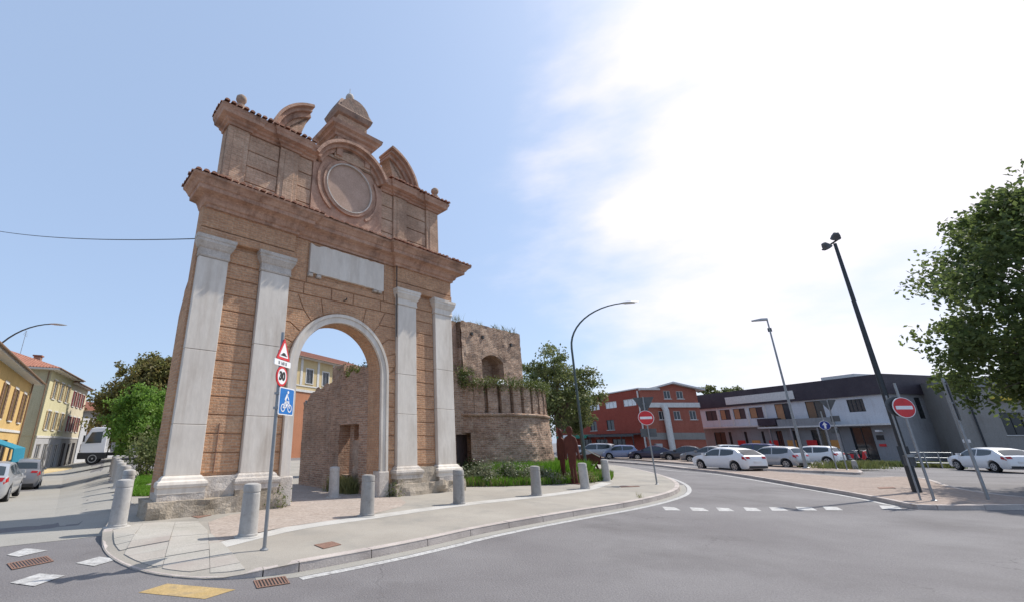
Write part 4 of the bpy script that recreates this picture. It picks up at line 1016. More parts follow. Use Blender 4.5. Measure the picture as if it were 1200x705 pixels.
for x, z in ((14.35 - 16.8, 7.0), (15.2 - 16.8, 6.95), (17.6 - 16.8, 6.85), (13.15 - 16.8, 5.9)):      # putlog holes as black blocks, the shade inside put into the colour
    mb = MB(); mb.box(x - 0.07, x + 0.07, yu - 0.075 + (0.35 if x < UA else 0), yu + .02 + (0.35 if x < UA else 0), z - 0.08, z + 0.08); mb.obj('putlog_hole_dark', 'sign_black', tower)
# small ruin stump seen over the passage wall
rough_box(9.9 - 16.8, 11.2 - 16.8, 8.2 - 5.57, 9.4 - 5.57, 0, 5.6, 0.2, 33, 'ruin_brick', 'ruin_stump', tower, 8, 12)

# ================================================================== VEGETATION
def leaf_quads(mb, p, size, rng, nrm=None, aspect=0.6):
    a = Vector((rng.gauss(0, 1), rng.gauss(0, 1), rng.gauss(0, 1))).normalized()
    if nrm is not None: a = (a + nrm * 0.8).normalized()
    t = a.orthogonal().normalized(); t.rotate(Matrix.Rotation(rng.uniform(0, 6.28), 3, a)); b = a.cross(t)
    l = size * rng.uniform(0.7, 1.3); w_ = l * aspect
    bend = a * (l * 0.15)
    mb.add([p - t * l * .5, p + b * w_ * .5 - bend * .5, p + t * l * .5 - bend, p - b * w_ * .5 - bend * .5], [(0, 1, 2, 3)])
def crown_clumps(rng, n, rx, ry, rz, flat_bottom=0.75):
    out = []
    while len(out) < n:
        v = Vector((rng.uniform(-1, 1), rng.uniform(-1, 1), rng.uniform(-flat_bottom, 1)))
        r = v.length
        if r > 1 or r < 0.25 or rng.random() > 0.25 + r: continue
        out.append(Vector((v.x * rx, v.y * ry, v.z * rz)))
    return out
def make_tree(name, label, loc, h, trunk_h, rx, ry, rz, leafm, nclump, nleaf, leaf, clump_r, seed, trunk_r=0.18, cz=None, group=None, lean=(0, 0), trunk_loc=(0, 0)):
    rng = random.Random(seed)
    t = thing(name, label, 'tree', loc, group=group)
    cz = cz if cz is not None else h - rz
    C = crown_clumps(rng, nclump, rx, ry, rz)
    C = [c + Vector((lean[0], lean[1], cz)) for c in C]
    mb = MB(); tl = Vector((trunk_loc[0], trunk_loc[1], 0)); top = Vector((lean[0] * 0.5 + tl.x * .5, lean[1] * 0.5 + tl.y * .5, cz))
    path = [tl + Vector((0, 0, -0.1)), tl + Vector((0.03, 0.02, trunk_h * 0.5)), tl.lerp(Vector((top.x, top.y, 0)), 0.4) + Vector((0, 0, trunk_h)), top]
    mb.tube(path, [trunk_r * 1.25, trunk_r, trunk_r * 0.85, trunk_r * 0.35], 9)
    for c in C:
        s = path[2].lerp(path[3], rng.uniform(0, 0.9)); m = s.lerp(c, 0.5) + Vector((0, 0, 0.12 * (c - s).length))
        mb.tube([s, m, c], [trunk_r * 0.3, trunk_r * 0.17, trunk_r * 0.05], 5, cap=False)
    mb.obj('trunk', 'bark', t, smooth=True)
    mb = MB(); ctr = Vector((lean[0], lean[1], cz))
    per = nleaf // len(C)
    for c in C:
        cr = clump_r * rng.uniform(0.6, 1.35); sub = [c + Vector((rng.gauss(0, .5), rng.gauss(0, .5), rng.gauss(0, .4))) * cr for _ in range(5)]
        for _ in range(int(per * rng.uniform(0.6, 1.4))):
            gv = Vector((rng.gauss(0, 1), rng.gauss(0, 1), rng.gauss(0, 0.75)))
            if gv.length > 1.9: gv *= 1.9 / gv.length
            p = rng.choice(sub) + gv * cr * 0.33
            nrm = (p - c); nrm.z += 0.6 * cr
            leaf_quads(mb, p, leaf, rng, nrm.normalized())
    mb.obj('crown', leafm, t)
    return t
def bush(name, label, loc, rx, ry, h, leafm, nleaf, leaf, seed, cat='bush', group=None, nclump=14):
    rng = random.Random(seed); t = thing(name, label, cat, loc, group=group)
    mb = MB(); ms = MB()
    for i in range(nclump):
        a = rng.uniform(0, 6.28); r = sqrt(rng.random())
        c = Vector((rx * r * cos(a), ry * r * sin(a), h * rng.uniform(0.25, 0.85) * (1 - 0.35 * r)))
        ms.tube([(c.x * 0.3, c.y * 0.3, 0), (c.x * .7, c.y * .7, c.z * 0.6), c], [0.02, 0.014, 0.006], 5, cap=False)
        for _ in range(nleaf // nclump):
            p = c + Vector((rng.gauss(0, rx * .22), rng.gauss(0, ry * .22), rng.gauss(0, h * .15)))
            if p.z < 0.02: p.z = 0.02 + rng.random() * 0.1
            leaf_quads(mb, p, leaf, rng, Vector((0, 0, 0.7)))
    ms.obj('stem', 'bark', t); mb.obj('foliage', leafm, t)
    return t
def blades(mb, rng, p, h, w_, lean=0.35):
    a = rng.uniform(0, 6.28); d = Vector((cos(a), sin(a), 0)) * w_; l = Vector((rng.gauss(0, lean), rng.gauss(0, lean), 0)) * h
    mb.add([p - d, p + d, p + l * .4 + Vector((0, 0, h * .6)) + d * .6, p + l + Vector((0, 0, h)), p + l * .4 + Vector((0, 0, h * .6)) - d * .6], [(0, 1, 2, 3, 4)])

# planted bed at the foot of the bastion
BED = [gl(10.6, 0.9), gl(12.2, -0.2), gl(14.4, -1.0), gl(16.4, -1.5), gl(18.6, -1.3), gl(20.6, -0.4), gl(22.3, 1.5), gl(22.6, 5.0), gl(20, 6), gl(12, 3.0), gl(10.6, 2.6)]
mb = MB(); mb.sheet([(p.x, p.y) for p in BED], 0.135); structure(mb.obj('planted_bed', 'soil'))
bedp = [(p.x, p.y) for p in BED]
rng = random.Random(3); mb = MB(); mb2 = MB()
bx0, bx1 = min(p[0] for p in bedp), max(p[0] for p in bedp); by0, by1 = min(p[1] for p in bedp), max(p[1] for p in bedp)
cnt = 0
while cnt < 26000:
    x, y = rng.uniform(bx0, bx1), rng.uniform(by0, by1)
    if not pip(x, y, bedp): continue
    r = sqrt((x - BC.x) ** 2 + (y - BC.y) ** 2)
    if r < 4.5: continue
    s_ = (Vector((x, y, 0)) - GO).dot(AX)
    cnt += 1
    tall = s_ > 13.3 and r < 6.0 + 0.3 * nz(x, y)
    h = (0.75 + 0.14 * nz(x * 2, y * 2)) if tall else 0.3 + 0.12 * nz(x * 2, y * 2)
    blades(mb if (tall or rng.random() < 0.65) else mb2, rng, Vector((x, y, 0.13)), max(0.1, h * rng.uniform(0.7, 1.15)), 0.018, 0.28)
tag(stuff(mb.obj('tall_grass', 'grass')), 'bright green leafy ground cover at the foot of the bastion', 'grass')
tag(stuff(mb2.obj('dry_grass', 'grass_dry')), 'yellowish grass mixed into the bed before the bastion', 'grass')
g_ = 'grey green shrubs beside the small bastion door'
for i, (s, d, rx, h, m_, lb) in enumerate(((12.0, 0.9, 0.75, 1.05, 'leaf_grey', 'grey green wild shrub right beside the gate plinth'), (13.7, 0.3, 0.8, 0.95, 'leaf_grey', 'taller grey green shrub in front of the small bastion door'),
        (14.6, -0.2, 0.75, 0.6, 'leaf_grey', 'low silvery shrub at the edge of the pavement before the bastion'), (16.0, -0.8, 0.8, 0.55, 'leaf_mid', 'low green shrub between silvery shrub and lone bollard before the bastion'), (12.9, 1.9, 0.55, 0.85, 'leaf_dark', 'dark leafy shrub against the small wooden door'))):
    p = gl(s, d, 0.13); bush('shrub', lb, p, rx, rx, h, m_, 1500, 0.09, 40 + i, group='shrubs in the bed')
# growth on the bastion: trailing plants on the terrace, tufts on the block
rng = random.Random(5); mb = MB()
for k in range(6500):
    a = radians(rng.uniform(203, 375)); t = rng.random()
    r = 4.2 + rng.gauss(0, 0.16); hgt_ = 0.34 + 0.2 * nz(a * 6, 1)
    z = 4.42 + rng.gauss(0.05, 0.13) - (0.35 * rng.random() ** 3)
    leaf_quads(mb, Vector((r * cos(a), r * sin(a), z)), 0.09, rng, Vector((cos(a), sin(a), .5)))
o = mb.obj('terrace_growth', 'ivy'); o.location = tower.location; o.rotation_euler = tower.rotation_euler
tag(stuff(o), 'wild green growth trailing over the rim of the round bastion', 'plants')
mb = MB()
for x0, x1, y, z, n in ((13.2 - 16.8, 14.2 - 16.8, Yd - .02, 4.8, 900),):
    for k in range(n): leaf_quads(mb, Vector((rng.gauss((x0 + x1) / 2, .35), y - abs(rng.gauss(0, .1)), z + rng.gauss(-.05, .22))), 0.08, rng, Vector((0, -1, .4)))
o = mb.obj('wall_growth', 'ivy'); o.location = tower.location; o.rotation_euler = tower.rotation_euler
tag(stuff(o), 'yellowish weeds growing out of the curtain wall left of the block', 'plants')
mb = MB()
for cx_, n in ((13.4, 60), (15.2, 60), (16.6, 60), (17.4, 90), (18.0, 40)):
    for k in range(n): blades(mb, rng, Vector((cx_ - 16.8 + rng.gauss(0, .18), Yd + .25 + rng.gauss(0, .15), 7.52)), rng.uniform(.2, .5), .008, .3)
o = mb.obj('roof_weeds', 'grass_dry'); o.location = tower.location; o.rotation_euler = tower.rotation_euler
tag(stuff(o), 'dry weeds sprouting along the top of the upper bastion block', 'plants')
# tarpaulin bundle lying in the opening
mb = MB(); mb.lathe([(0.05, 0), (0.5, .02), (0.55, .12), (0.42, .27), (0.2, .36), (0.03, .38)], 18)
for i, v in enumerate(mb.v): k = 1 + 0.25 * nz(v[0] * 4, v[1] * 4, v[2] * 4); mb.v[i] = (v[0] * k * 0.8, v[1] * k * .5, v[2] * k)
o = mb.obj('white_tarp', 'tarp', smooth=True); o.location = tower.matrix_world @ Vector((0, 0, 0)) if False else (GO + AX * 15.9 + DP * 2.55 + Vector((0, 0, 4.33))); o.rotation_euler = tower.rotation_euler
tag(o, 'crumpled white tarpaulin below the arched opening of the bastion block', 'tarpaulin')
# weeds in the ruined doorway and on the passage wall
mb = MB()
for k in range(1500): 
    q = gl(6.35 + rng.gauss(0, .16), 0.83 + DY0 + rng.uniform(-.1, 1.45), 0.12); blades(mb, rng, q, rng.uniform(.15, .6), .012, .3)
tag(stuff(mb.obj('doorway_weeds', 'grass_dry')), 'weeds growing in the broken doorway of the ruined wall', 'weeds')
mb = MB()
for k in range(900):
    y = rng.uniform(0, 1.6) ** 1.2; q = gl(6.5 + rng.uniform(0, .6), .83 + y, .12); q.z = .12 + wtop(y) + rng.gauss(.05, .08); leaf_quads(mb, q, .09, rng, Vector((0, 0, 1)))
for k in range(700):
    q = gl(10.5 + rng.gauss(0, .3), 8.3 + rng.gauss(0, .25), .12); q.z = 5.5 + rng.gauss(-.1, .18); leaf_quads(mb, q, .1, rng, Vector((0, 0, 1)))
tag(stuff(mb.obj('ruin_growth', 'ivy')), 'green growth on top of the ruined passage wall', 'plants')
mb = MB()
for s, d, n in ((2.95, -0.12, 260), (6.85, -0.1, 260)):
    for k in range(n): q = gl(s + rng.gauss(0, .13), d + rng.gauss(0, .08), .12); leaf_quads(mb, q + Vector((0, 0, abs(rng.gauss(0, .22)))), .06, rng, Vector((0, 0, 1)))
tag(stuff(mb.obj('plinth_weeds', 'leaf_mid')), 'small weeds at the plinth corners beside the arch', 'weeds')
mb = MB()
for (px, py) in ((748, 582), (751, 583)):
    c = G(px, py, .12)
    for k in range(14): blades(mb, rng, c + Vector((rng.gauss(0, .05), rng.gauss(0, .05), 0)), rng.uniform(.05, .22), .004, .4)
tag(stuff(mb.obj('kerb_weeds', 'grass_dry')), 'thin weeds in the joints of the pavement kerb', 'weeds')

# trees
make_tree('plane_tree', 'large leafy tree overhanging the road beside the traffic island', (27.5, 15.6, 0), 12.0, 2.6, 5.7, 5.4, 5.4, 'leaf_plane', 165, 72000, 0.21, 0.95, 11, 0.26, cz=6.7, lean=(0.0, 0.0))
make_tree('tree', 'loose green tree standing behind the round bastion', (14.6, 42.5, 0), 11.2, 2.5, 3.6, 3.4, 4.3, 'leaf_mid', 60, 17000, 0.24, 0.95, 12, 0.2, cz=6.6)
make_tree('tree', 'small leafy tree reaching past the lamp post before the red building', (18.2, 47, 0), 7.6, 2.0, 2.2, 2.2, 2.6, 'leaf_mid', 26, 6000, 0.24, 0.8, 13, 0.14, cz=4.9)
pg = ray(164, 540); 
tl_ = dirp(math.degrees(atan2(pg.x, pg.y))) * 33
make_tree('young_tree', 'bright green young tree on the lawn beside the gate', (tl_.x, tl_.y, 0.0), 5.3, 0.9, 1.8, 1.8, 2.2, 'leaf_bright', 60, 15000, 0.17, 0.58, 14, 0.11, cz=3.0)
tb = dirp(math.degrees(atan2(ray(174, 500).x, ray(174, 500).y))) * 60
make_tree('copper_tree', 'tall brownish green tree behind the bright young tree', (tb.x, tb.y, -0.6), 12.0, 1.6, 4.9, 4.9, 5.6, 'leaf_brown', 170, 60000, 0.34, 1.25, 15, 0.3, cz=6.3)
for i, (px, py, r_) in enumerate(((842, 455, 1.7), (868, 455, 2.0), (882, 457, 1.3))):
    d = ray(px, 520); q = dirp(math.degrees(atan2(d.x, d.y))) * 96
    make_tree('far_tree', ('treetop above the dark roof, the one closest to the red building', 'wide middle treetop of three above the dark roof', 'small treetop above the dark roof, farthest from the red building')[i], (q.x, q.y, 0), zat(px, py - 4, q), 5, r_ * 1.5, r_ * 1.5, 2.6, 'leaf_mid', 16, 1600, 0.45, 0.9, 60 + i, 0.2, group='treetops behind the white building')
for i, (px, r_, h_) in enumerate(((148, 1.2, 1.6), (183, 1.5, 1.8))):
    d = ray(px, 520); q = dirp(math.degrees(atan2(d.x, d.y))) * (45 + i * 4)
q = gl(2.2, 13, 0.1)
bush('hedge_bush', 'dark green bush behind the gate passage below the orange house', gl(2.6, 14.5, .1), 1.2, 1.2, 2.6, 'leaf_mid', 2600, 0.14, 77)
# lawn by the young tree
LW = [G(x, y, .12) for x, y in ((147, 581), (176, 581), (182, 571), (150, 571))] + [Vector((-11.2, 27, .12)), Vector((-14.6, 26, .12))]
lawn = [(p.x, p.y) for p in LW]
mb = MB(); mb.sheet(lawn, 0.126); structure(mb.obj('lawn_soil', 'soil'))
mb = MB(); x0, x1 = min(p[0] for p in lawn), max(p[0] for p in lawn); y0, y1 = min(p[1] for p in lawn), max(p[1] for p in lawn)
c = 0
while c < 14000:
    x, y = rng.uniform(x0, x1), rng.uniform(y0, y1)
    if pip(x, y, lawn): blades(mb, rng, Vector((x, y, .125)), rng.uniform(.08, .17), .016, .4); c += 1
tag(stuff(mb.obj('lawn_grass', 'grass')), 'short bright lawn round the young tree left of the gate', 'lawn')

# ================================================================== BOLLARDS
bme = MB().lathe([(0.175, 0), (0.175, 0.05), (0.165, 0.06), (0.16, 0.45), (0.155, 0.73), (0.148, 0.735), (0.148, 0.755), (0.157, 0.76), (0.158, 0.85), (0.145, 0.885), (0.08, 0.90), (0.01, 0.903)], 24)
proto = thing('bollard', '', 'bollard')
body = bme.obj('post', 'bollard', proto, smooth=True)
mb = MB(); mb.lathe([(0.24, -0.01), (0.24, 0.012), (0.18, 0.016), (0.05, 0.017)], 20); mb.obj('footing', 'concrete_strip', proto)
def bollard(p, label, first=False, group='stone bollards', rot=0):
    o = proto if first else copy_tree(proto)
    o.location = p; o.rotation_euler = (radians(random.uniform(-1.3, 1.3)), radians(random.uniform(-1.3, 1.3)), random.uniform(0, 6.28))
    o['label'] = label; o['group'] = group; return o
bollard(G(137, 617, .12), 'pale round bollard on the slab paved corner left of the gate plinth', True)
bollard(G(290, 628, .12), 'pale round bollard beside the pole with the bicycle sign')
bollard(G(391, 582, .12), 'weathered bollard standing inside the gate arch')
bollard(G(430, 604, .12), 'bollard on the pavement just outside the right side of the arch')
bollard(G(538, 590, .12), 'bollard in front of the right end of the gate plinth')
bollard(G(629, 580, .12), 'lone bollard before the planted bed of the bastion')
bollard(G(686, 572, .12), 'bollard right beside the rust coloured figures')
bollard(G(711, 563, .12), 'bollard at the end of the planted bed, farthest from the gate')
A_, B_ = Vector((-7.75, 13.2, 0)), Vector((-16.6, 26.6, 0))
for i in range(7):
    p = A_.lerp(B_, i / 6); p.z = 0.12
    bollard(p, ('first', 'second', 'third', 'fourth', 'fifth', 'sixth', 'last')[i] + ' bollard counted from the gate in the row along the side street', group='row of bollards along the side street')

# ================================================================== SIGNS
def disc(mb, r, y0, y1, cx=0, cz=0, n=32): mb.prism_y([(cx + r * cos(2 * pi * i / n), cz + r * sin(2 * pi * i / n)) for i in range(n)], y0, y1)
def rpoly(P, r=0.04, n=4):      # rounded corners
    out = []; m = len(P)
    for i in range(m):
        p = Vector(P[i]); a = (Vector(P[i - 1]) - p).normalized(); b = (Vector(P[(i + 1) % m]) - p).normalized()
        for k in range(n + 1):
            t = k / n; q0 = p + a * r; q1 = p + b * r
            out.append(tuple(((1 - t) ** 2) * q0 + 2 * t * (1 - t) * p + t * t * q1))
    return out
def text_mesh(body, size, name, mat, parent, loc, bold=0.012):
    cu = bpy.data.curves.new(name, 'FONT'); cu.body = body; cu.size = size; cu.align_x = 'CENTER'; cu.align_y = 'CENTER'; cu.extrude = 0.001; cu.offset = bold
    tmp = bpy.data.objects.new('tmp', cu); COL.objects.link(tmp)
    dg = bpy.context.evaluated_depsgraph_get(); me = bpy.data.meshes.new_from_object(tmp.evaluated_get(dg))
    bpy.data.objects.remove(tmp)
    me.materials.clear(); me.materials.append(MAT[mat])
    o = bpy.data.objects.new(name, me); COL.objects.link(o); o.parent = parent; o.location = loc; o.rotation_euler = (pi / 2, 0, 0); return o
def facing(p, turn=0):       # azimuth for local +x so that -y looks at the camera, turned by some degrees
    return math.degrees(atan2(p.x, p.y)) + 90 + turn
def pole(parent, h, r=0.03, mat='grey_metal'):
    mb = MB(); mb.tube([(0, 0, -0.02), (0, 0, h)], r, 12); mb.obj('post', mat, parent, smooth=True)
    mb = MB(); mb.lathe([(r * 2.2, 0), (r * 2.2, 0.015), (r * 1.2, 0.03), (r * 1.1, .05)], 12); mb.obj('foot', mat, parent)
def clamp(parent, z, r=0.03):
    mb = MB(); mb.box(-r - .015, r + .015, -r - .022, r + .01, z - .02, z + .02); mb.obj('clamp', 'grey_metal', parent)
def no_entry(parent, z, r=0.31, y=-0.05):
    mb = MB(); disc(mb, r, y + .0, y + .02, 0, z); s = mb.obj('sign_plate', 'sign_white', parent)
    mb = MB(); disc(mb, r - .018, y - .003, y - .0005, 0, z); mb.obj('red_disc', 'sign_red', s)
    mb = MB(); mb.prism_y(rpoly([(-r * .76, z - r * .17), (r * .76, z - r * .17), (r * .76, z + r * .17), (-r * .76, z + r * .17)], .02), y - .006, y - .0034); mb.obj('white_bar', 'sign_white', s)
    mb = MB(); disc(mb, r, y + .021, y + .024, 0, z); mb.obj('plate_back', 'sign_back', s)
# left pole: bump warning, distance plate, 30, cycle route
p = G(309.5, 644, .12); az = facing(p, -58)
sg = thing('road_sign', 'grey pole with bump warning, speed 30 and blue bicycle signs', 'sign', p, az)
pole(sg, 3.55)
zb1 = zat(326, 421, p); zb0 = zat(328.5, 398, p)
T = rpoly([(-.225, 0), (.225, 0), (0, .40)], .045); zt0 = 3.04
mb = MB(); mb.prism_y([(a, b + zt0) for a, b in T], -.055, -.035); s = mb.obj('warning_triangle', 'sign_red', sg)
T2 = rpoly([(-.155, .043), (.155, .043), (0, .32)], .03)
mb = MB(); mb.prism_y([(a, b + zt0) for a, b in T2], -.058, -.0555); mb.obj('white_field', 'sign_white', s)
bump_ = [(-.11, .07), (.11, .07), (.11, .083)] + [(.085 - .17 * i / 10, .083 + .045 * sin(pi * i / 10)) for i in range(11)] + [(-.11, .083)]
mb = MB(); mb.prism_y([(a, b + zt0) for a, b in bump_], -.061, -.0585); mb.obj('bump_symbol', 'sign_black', s)
mb = MB(); mb.prism_y(rpoly([(-.27, 2.925), (.27, 2.925), (.27, 3.03), (-.27, 3.03)], .02), -.05, -.035); s = mb.obj('distance_plate', 'sign_white', sg)
for i, (x, w_) in enumerate(((-.12, .05), (-.04, .02), (.03, .05), (.11, .05))):
    mb = MB(); mb.box(x - w_ / 2, x + w_ / 2, -.0525, -.0505, 2.95, 3.005); mb.obj('plate_mark', 'grey_metal', s)
zc_ = 2.745
mb = MB(); disc(mb, .175, -.055, -.035, 0, zc_); s = mb.obj('speed_disc', 'sign_red', sg)
mb = MB(); disc(mb, .137, -.058, -.0555, 0, zc_); mb.obj('white_field', 'sign_white', s)
text_mesh('30', .195, 'numerals', 'sign_black', s, (0, -.0605, zc_))
x0, x1, z0, z1 = -.03, .47, 2.09, 2.565
mb = MB(); mb.prism_y(rpoly([(x0, z0), (x1, z0), (x1, z1), (x0, z1)], .03), -.055, -.035); s = mb.obj('cycle_panel', 'sign_white', sg)
mb = MB(); mb.prism_y(rpoly([(x0 + .018, z0 + .018), (x1 - .018, z0 + .018), (x1 - .018, z1 - .018), (x0 + .018, z1 - .018)], .025), -.058, -.0555); mb.obj('blue_field', 'sign_blue', s)
def bike(parent, cx, cz, k, y):
    mb = MB()
    def ringp(px_, pz_, r0, r1):
        n = 24; vs = []
        for r in (r0, r1):
            for yy in (y, y + .0015):
                for i in range(n): vs.append((cx + k * (px_ + r * cos(2 * pi * i / n)), yy, cz + k * (pz_ + r * sin(2 * pi * i / n))))
        fs = []
        for i in range(n):
            j = (i + 1) % n; fs += [(i, j, 2 * n + j, 2 * n + i), (2 * n + i, 2 * n + j, 3 * n + j, 3 * n + i)]
        mb.add(vs, fs)
    def bar(a, b, w_):
        a = Vector(a); b = Vector(b); d = (b - a).normalized(); q = Vector((-d.y, d.x)) * w_
        mb.prism_y([(cx + k * p_.x, cz + k * p_.y) for p_ in (a - q, b - q, b + q, a + q)], y, y + .0015)
    ringp(-.28, -.24, .13, .175); ringp(.28, -.24, .13, .175)
    for a, b, w_ in (((-.28, -.24), (-.12, .04), .022), ((-.12, .04), (.17, .04), .022), ((.28, -.24), (.17, .08), .022), ((-.02, -.22), (-.12, .04), .022), ((-.02, -.22), (.17, .02), .022), ((-.28, -.24), (-.02, -.22), .02),
                     ((-.14, .10), (0.02, .36), .06), ((.0, .33), (.17, .12), .028), ((-.14, .10), (.03, .0), .045), ((.03, .0), (-.02, -.22), .035)): bar(a, b, w_)
    disc(mb, .07 * k, y, y + .0015, cx + k * .07, cz + k * .45, 16)
    mb.obj('bicycle_symbol', 'sign_white', parent)
bike(s, (x0 + x1) / 2, (z0 + z1) / 2 - .02, .40, -.0605)
for z in (3.2, 2.97, 2.74, 2.45, 2.2): clamp(sg, z)
# no entry sign on the tip of the gate pavement, give-way seen from behind above it
p = G(770, 567, .12); sg = thing('road_sign', 'no entry sign below the dark back of a give way triangle', 'sign', p, facing(p, 4))
pole(sg, 3.5, .03); no_entry(sg, 2.62, .30); clamp(sg, 2.62); clamp(sg, 3.2)
mb = MB(); mb.prism_y([(a, 3.48 - b) for a, b in rpoly([(-.42, 0), (.42, 0), (0, .72)], .06)][::-1], .035, .055); s = mb.obj('triangle_plate', 'sign_back', sg)
mb = MB(); mb.prism_y([(a, 3.475 - b) for a, b in rpoly([(-.41, 0.01), (.41, 0.01), (0, .70)], .06)][::-1], .056, .059); mb.obj('triangle_front', 'sign_red', s)
mb = MB(); mb.box(-.30, .30, .03, .045, 1.85, 2.18); mb.obj('panel_back', 'sign_back', sg)
# no entry sign on the traffic island
p = G(1095, 586, .12); sg = thing('road_sign', 'large no entry sign on a leaning-looking grey pole by the floodlight mast', 'sign', p, facing(p, -42))
sg['label'] = 'no entry sign on a grey pole beside the floodlight mast'
pole(sg, 3.42, .034); no_entry(sg, 2.66, .31)
clamp(sg, 2.66); mb = MB(); disc(mb, .30, .04, .06, -.12, 2.7); mb.obj('sign_back_disc', 'sign_back', sg)
mb = MB(); mb.tube([(-.25, .12, -.02), (-.25, .12, 3.05)], .024, 10); mb.obj('second_post', 'grey_metal', sg)
mb = MB(); mb.box(-.29, .02, .05, .09, 1.2, 1.28); mb.obj('brace', 'grey_metal', sg)
mb = MB(); mb.box(-.2, -.05, .1, .3, .95, 1.25); mb.obj('junction_box', 'sign_back', sg)
# two-post sign frame seen edge on
p = G(1158, 583, .12); az_ = math.degrees(atan2(p.x, p.y))
sg = thing('sign_frame', 'tall two post sign frame seen edge on, on the traffic island', 'sign', p, az_ + 1.0)
for x in (0, -.55):
    mb = MB(); mb.tube([(x, 0, -.02), (x, 0, 3.62)], .036, 12); mb.obj('post', 'grey_metal', sg, smooth=True)
mb = MB(); mb.box(-.75, .2, -.06, -.038, 2.3, 3.5); mb.obj('panel', 'sign_back', sg)
for z in (2.2, 2.8, 3.4):
    mb = MB(); mb.box(-.7, .15, -.037, -.01, z, z + .05); mb.obj('rail', 'grey_metal', sg)
mb = MB(); mb.box(-.12, .12, -.08, .08, 1.62, 1.72); mb.obj('white_box', 'white_paint', sg)
# blue arrow sign and give-way back on the median
p = G(981, 549, .12); sg = thing('road_sign', 'round blue direction sign on the grassy end of the median', 'sign', p, facing(p, -14))
pole(sg, 3.6, .035); zq = zat(967, 500, p)
mb = MB(); disc(mb, .29, -.05, -.035, 0, zq); s = mb.obj('sign_plate', 'sign_white', sg)
mb = MB(); disc(mb, .27, -.053, -.0505, 0, zq); mb.obj('blue_disc', 'sign_navy', s)
mb = MB(); mb.prism_y([(-.05, zq - .2), (.05, zq - .2), (.05, zq + .02), (.13, zq + .02), (0, zq + .22), (-.13, zq + .02), (-.05, zq + .02)], -.056, -.0535); mb.obj('arrow', 'sign_white', s)
mb = MB(); mb.box(.25, .62, .1, .12, zq - .5, zq - .2); mb.obj('small_panel', 'sign_back', sg)
p = G(993, 550, .12); sg = thing('road_sign', 'give way sign seen from behind on the grassy end of the median', 'sign', p, facing(p, 10))
pole(sg, 4.3, .035)
mb = MB(); mb.prism_y([(a, 4.25 - b) for a, b in rpoly([(-.42, 0), (.42, 0), (0, .72)], .06)][::-1], .035, .055); mb.obj('triangle_plate', 'sign_back', sg)
mb = MB(); mb.box(-.1, .35, .03, .05, 2.9, 3.25); mb.obj('small_panel', 'sign_back', sg)
p = G(1003, 549, .12)
mb = MB(); mb.lathe([(.14, 0), (.14, .35), (.12, .5), (.06, .55), (.01, .56)], 12); o = mb.obj('marker_post', 'bollard', smooth=True); o.location = p; tag(o, 'short rounded marker post at the tip of the median', 'post')

# ================================================================== LAMPS
def lamp_curved(p, az, h_bend, rise, reach, label, r=0.075, mat='green_metal', tip=0.0):
    o = thing('street_lamp', label, 'street lamp', p, az)
    path = [(0, 0, -.05), (0, 0, 1.2), (0, 0, h_bend)]; rad_ = [r * 1.15, r, r * .72]
    n = 12
    for i in range(1, n + 1):
        t = i / n * pi / 2 * .97; path.append((reach * (1 - cos(t)), 0, h_bend + rise * sin(t))); rad_.append(r * (.70 - .28 * i / n))
    mb = MB(); mb.tube(path, rad_, 12); mb.obj('post', mat, o, smooth=True)
    e = path[-1]
    mb = MB(); n = 10; L_ = .95
    for i in range(n + 1):
        t = i / n; ww = .15 * sin(pi * min(.97, max(.06, t * .9 + .08))) + .02; hh = .07 * sin(pi * min(.97, max(.1, t * .85 + .1)))
        for k in range(10):
            a = 2 * pi * k / 10; mb.v.append((e[0] - .15 + L_ * t, ww * cos(a), e[2] + .0 + hh * sin(a) * (1 if sin(a) > 0 else .5) + tip * t))
    for i in range(n):
        for k in range(10): mb.f.append((i * 10 + k, (i + 1) * 10 + k, (i + 1) * 10 + (k + 1) % 10, i * 10 + (k + 1) % 10))
    mb.f += [tuple(range(10)), tuple(range(n * 10 + 9, n * 10 - 1, -1))]
    hd = mb.obj('lamp_head', 'lamp_head', o, smooth=True)
    mb = MB(); mb.box(e[0] + .1, e[0] + .6, -.09, .09, e[2] - .045, e[2] - .03); mb.obj('lens', 'lens', hd)
    mb = MB(); mb.lathe([(r * 2, 0), (r * 2, .03), (r * 1.3, .06), (r * 1.2, .25), (r * 1.1, .26)], 12); mb.obj('base', mat, o)
    return o
p = G(688, 558, .12); lamp_curved(p, 106, 6.5, 2.3, 3.0, 'tall curved street lamp rising beside the rust coloured figures')
p = Vector((-22.6, 23.4, hgt(-22.6, 23.4))); lamp_curved(p, 84, 6.0, 2.75, 3.0, 'curved street lamp arching over the pale side street', tip=-.05)
p = G(945, 548, .12); o = thing('street_lamp', 'straight grey lamp post with a short flat head on the median', 'street lamp', p, facing(p, 180))
mb = MB(); mb.tube([(0, 0, -.05), (0, 0, 1.5), (0, 0, 10.15)], [.10, .085, .045], 12); mb.obj('post', 'grey_metal', o, smooth=True)
mb = MB(); mb.prism_y([(-.05, 10.12), (.9, 10.2), (.92, 10.26), (.3, 10.32), (-.05, 10.28)], -.14, .14); mb.obj('lamp_head', 'lamp_head', o, bevel=.02)
mb = MB(); mb.box(-.12, .12, -.16, .04, 9.3, 9.55); mb.obj('control_box', 'sign_back', o)
mb = MB(); mb.lathe([(.2, 0), (.2, .04), (.12, .08), (.11, .3)], 12); mb.obj('base', 'grey_metal', o)
p = G(1075, 576, .12); o = thing('floodlight_mast', 'dark mast carrying two floodlights on the traffic island', 'floodlight', p, facing(p, 0))
mb = MB(); mb.tube([(0, 0, -.05), (0, 0, 1.3), (0, 0, 1.32), (0, 0, 9.35)], [.125, .12, .10, .055], 14); mb.obj('mast', 'dark_metal', o, smooth=True)
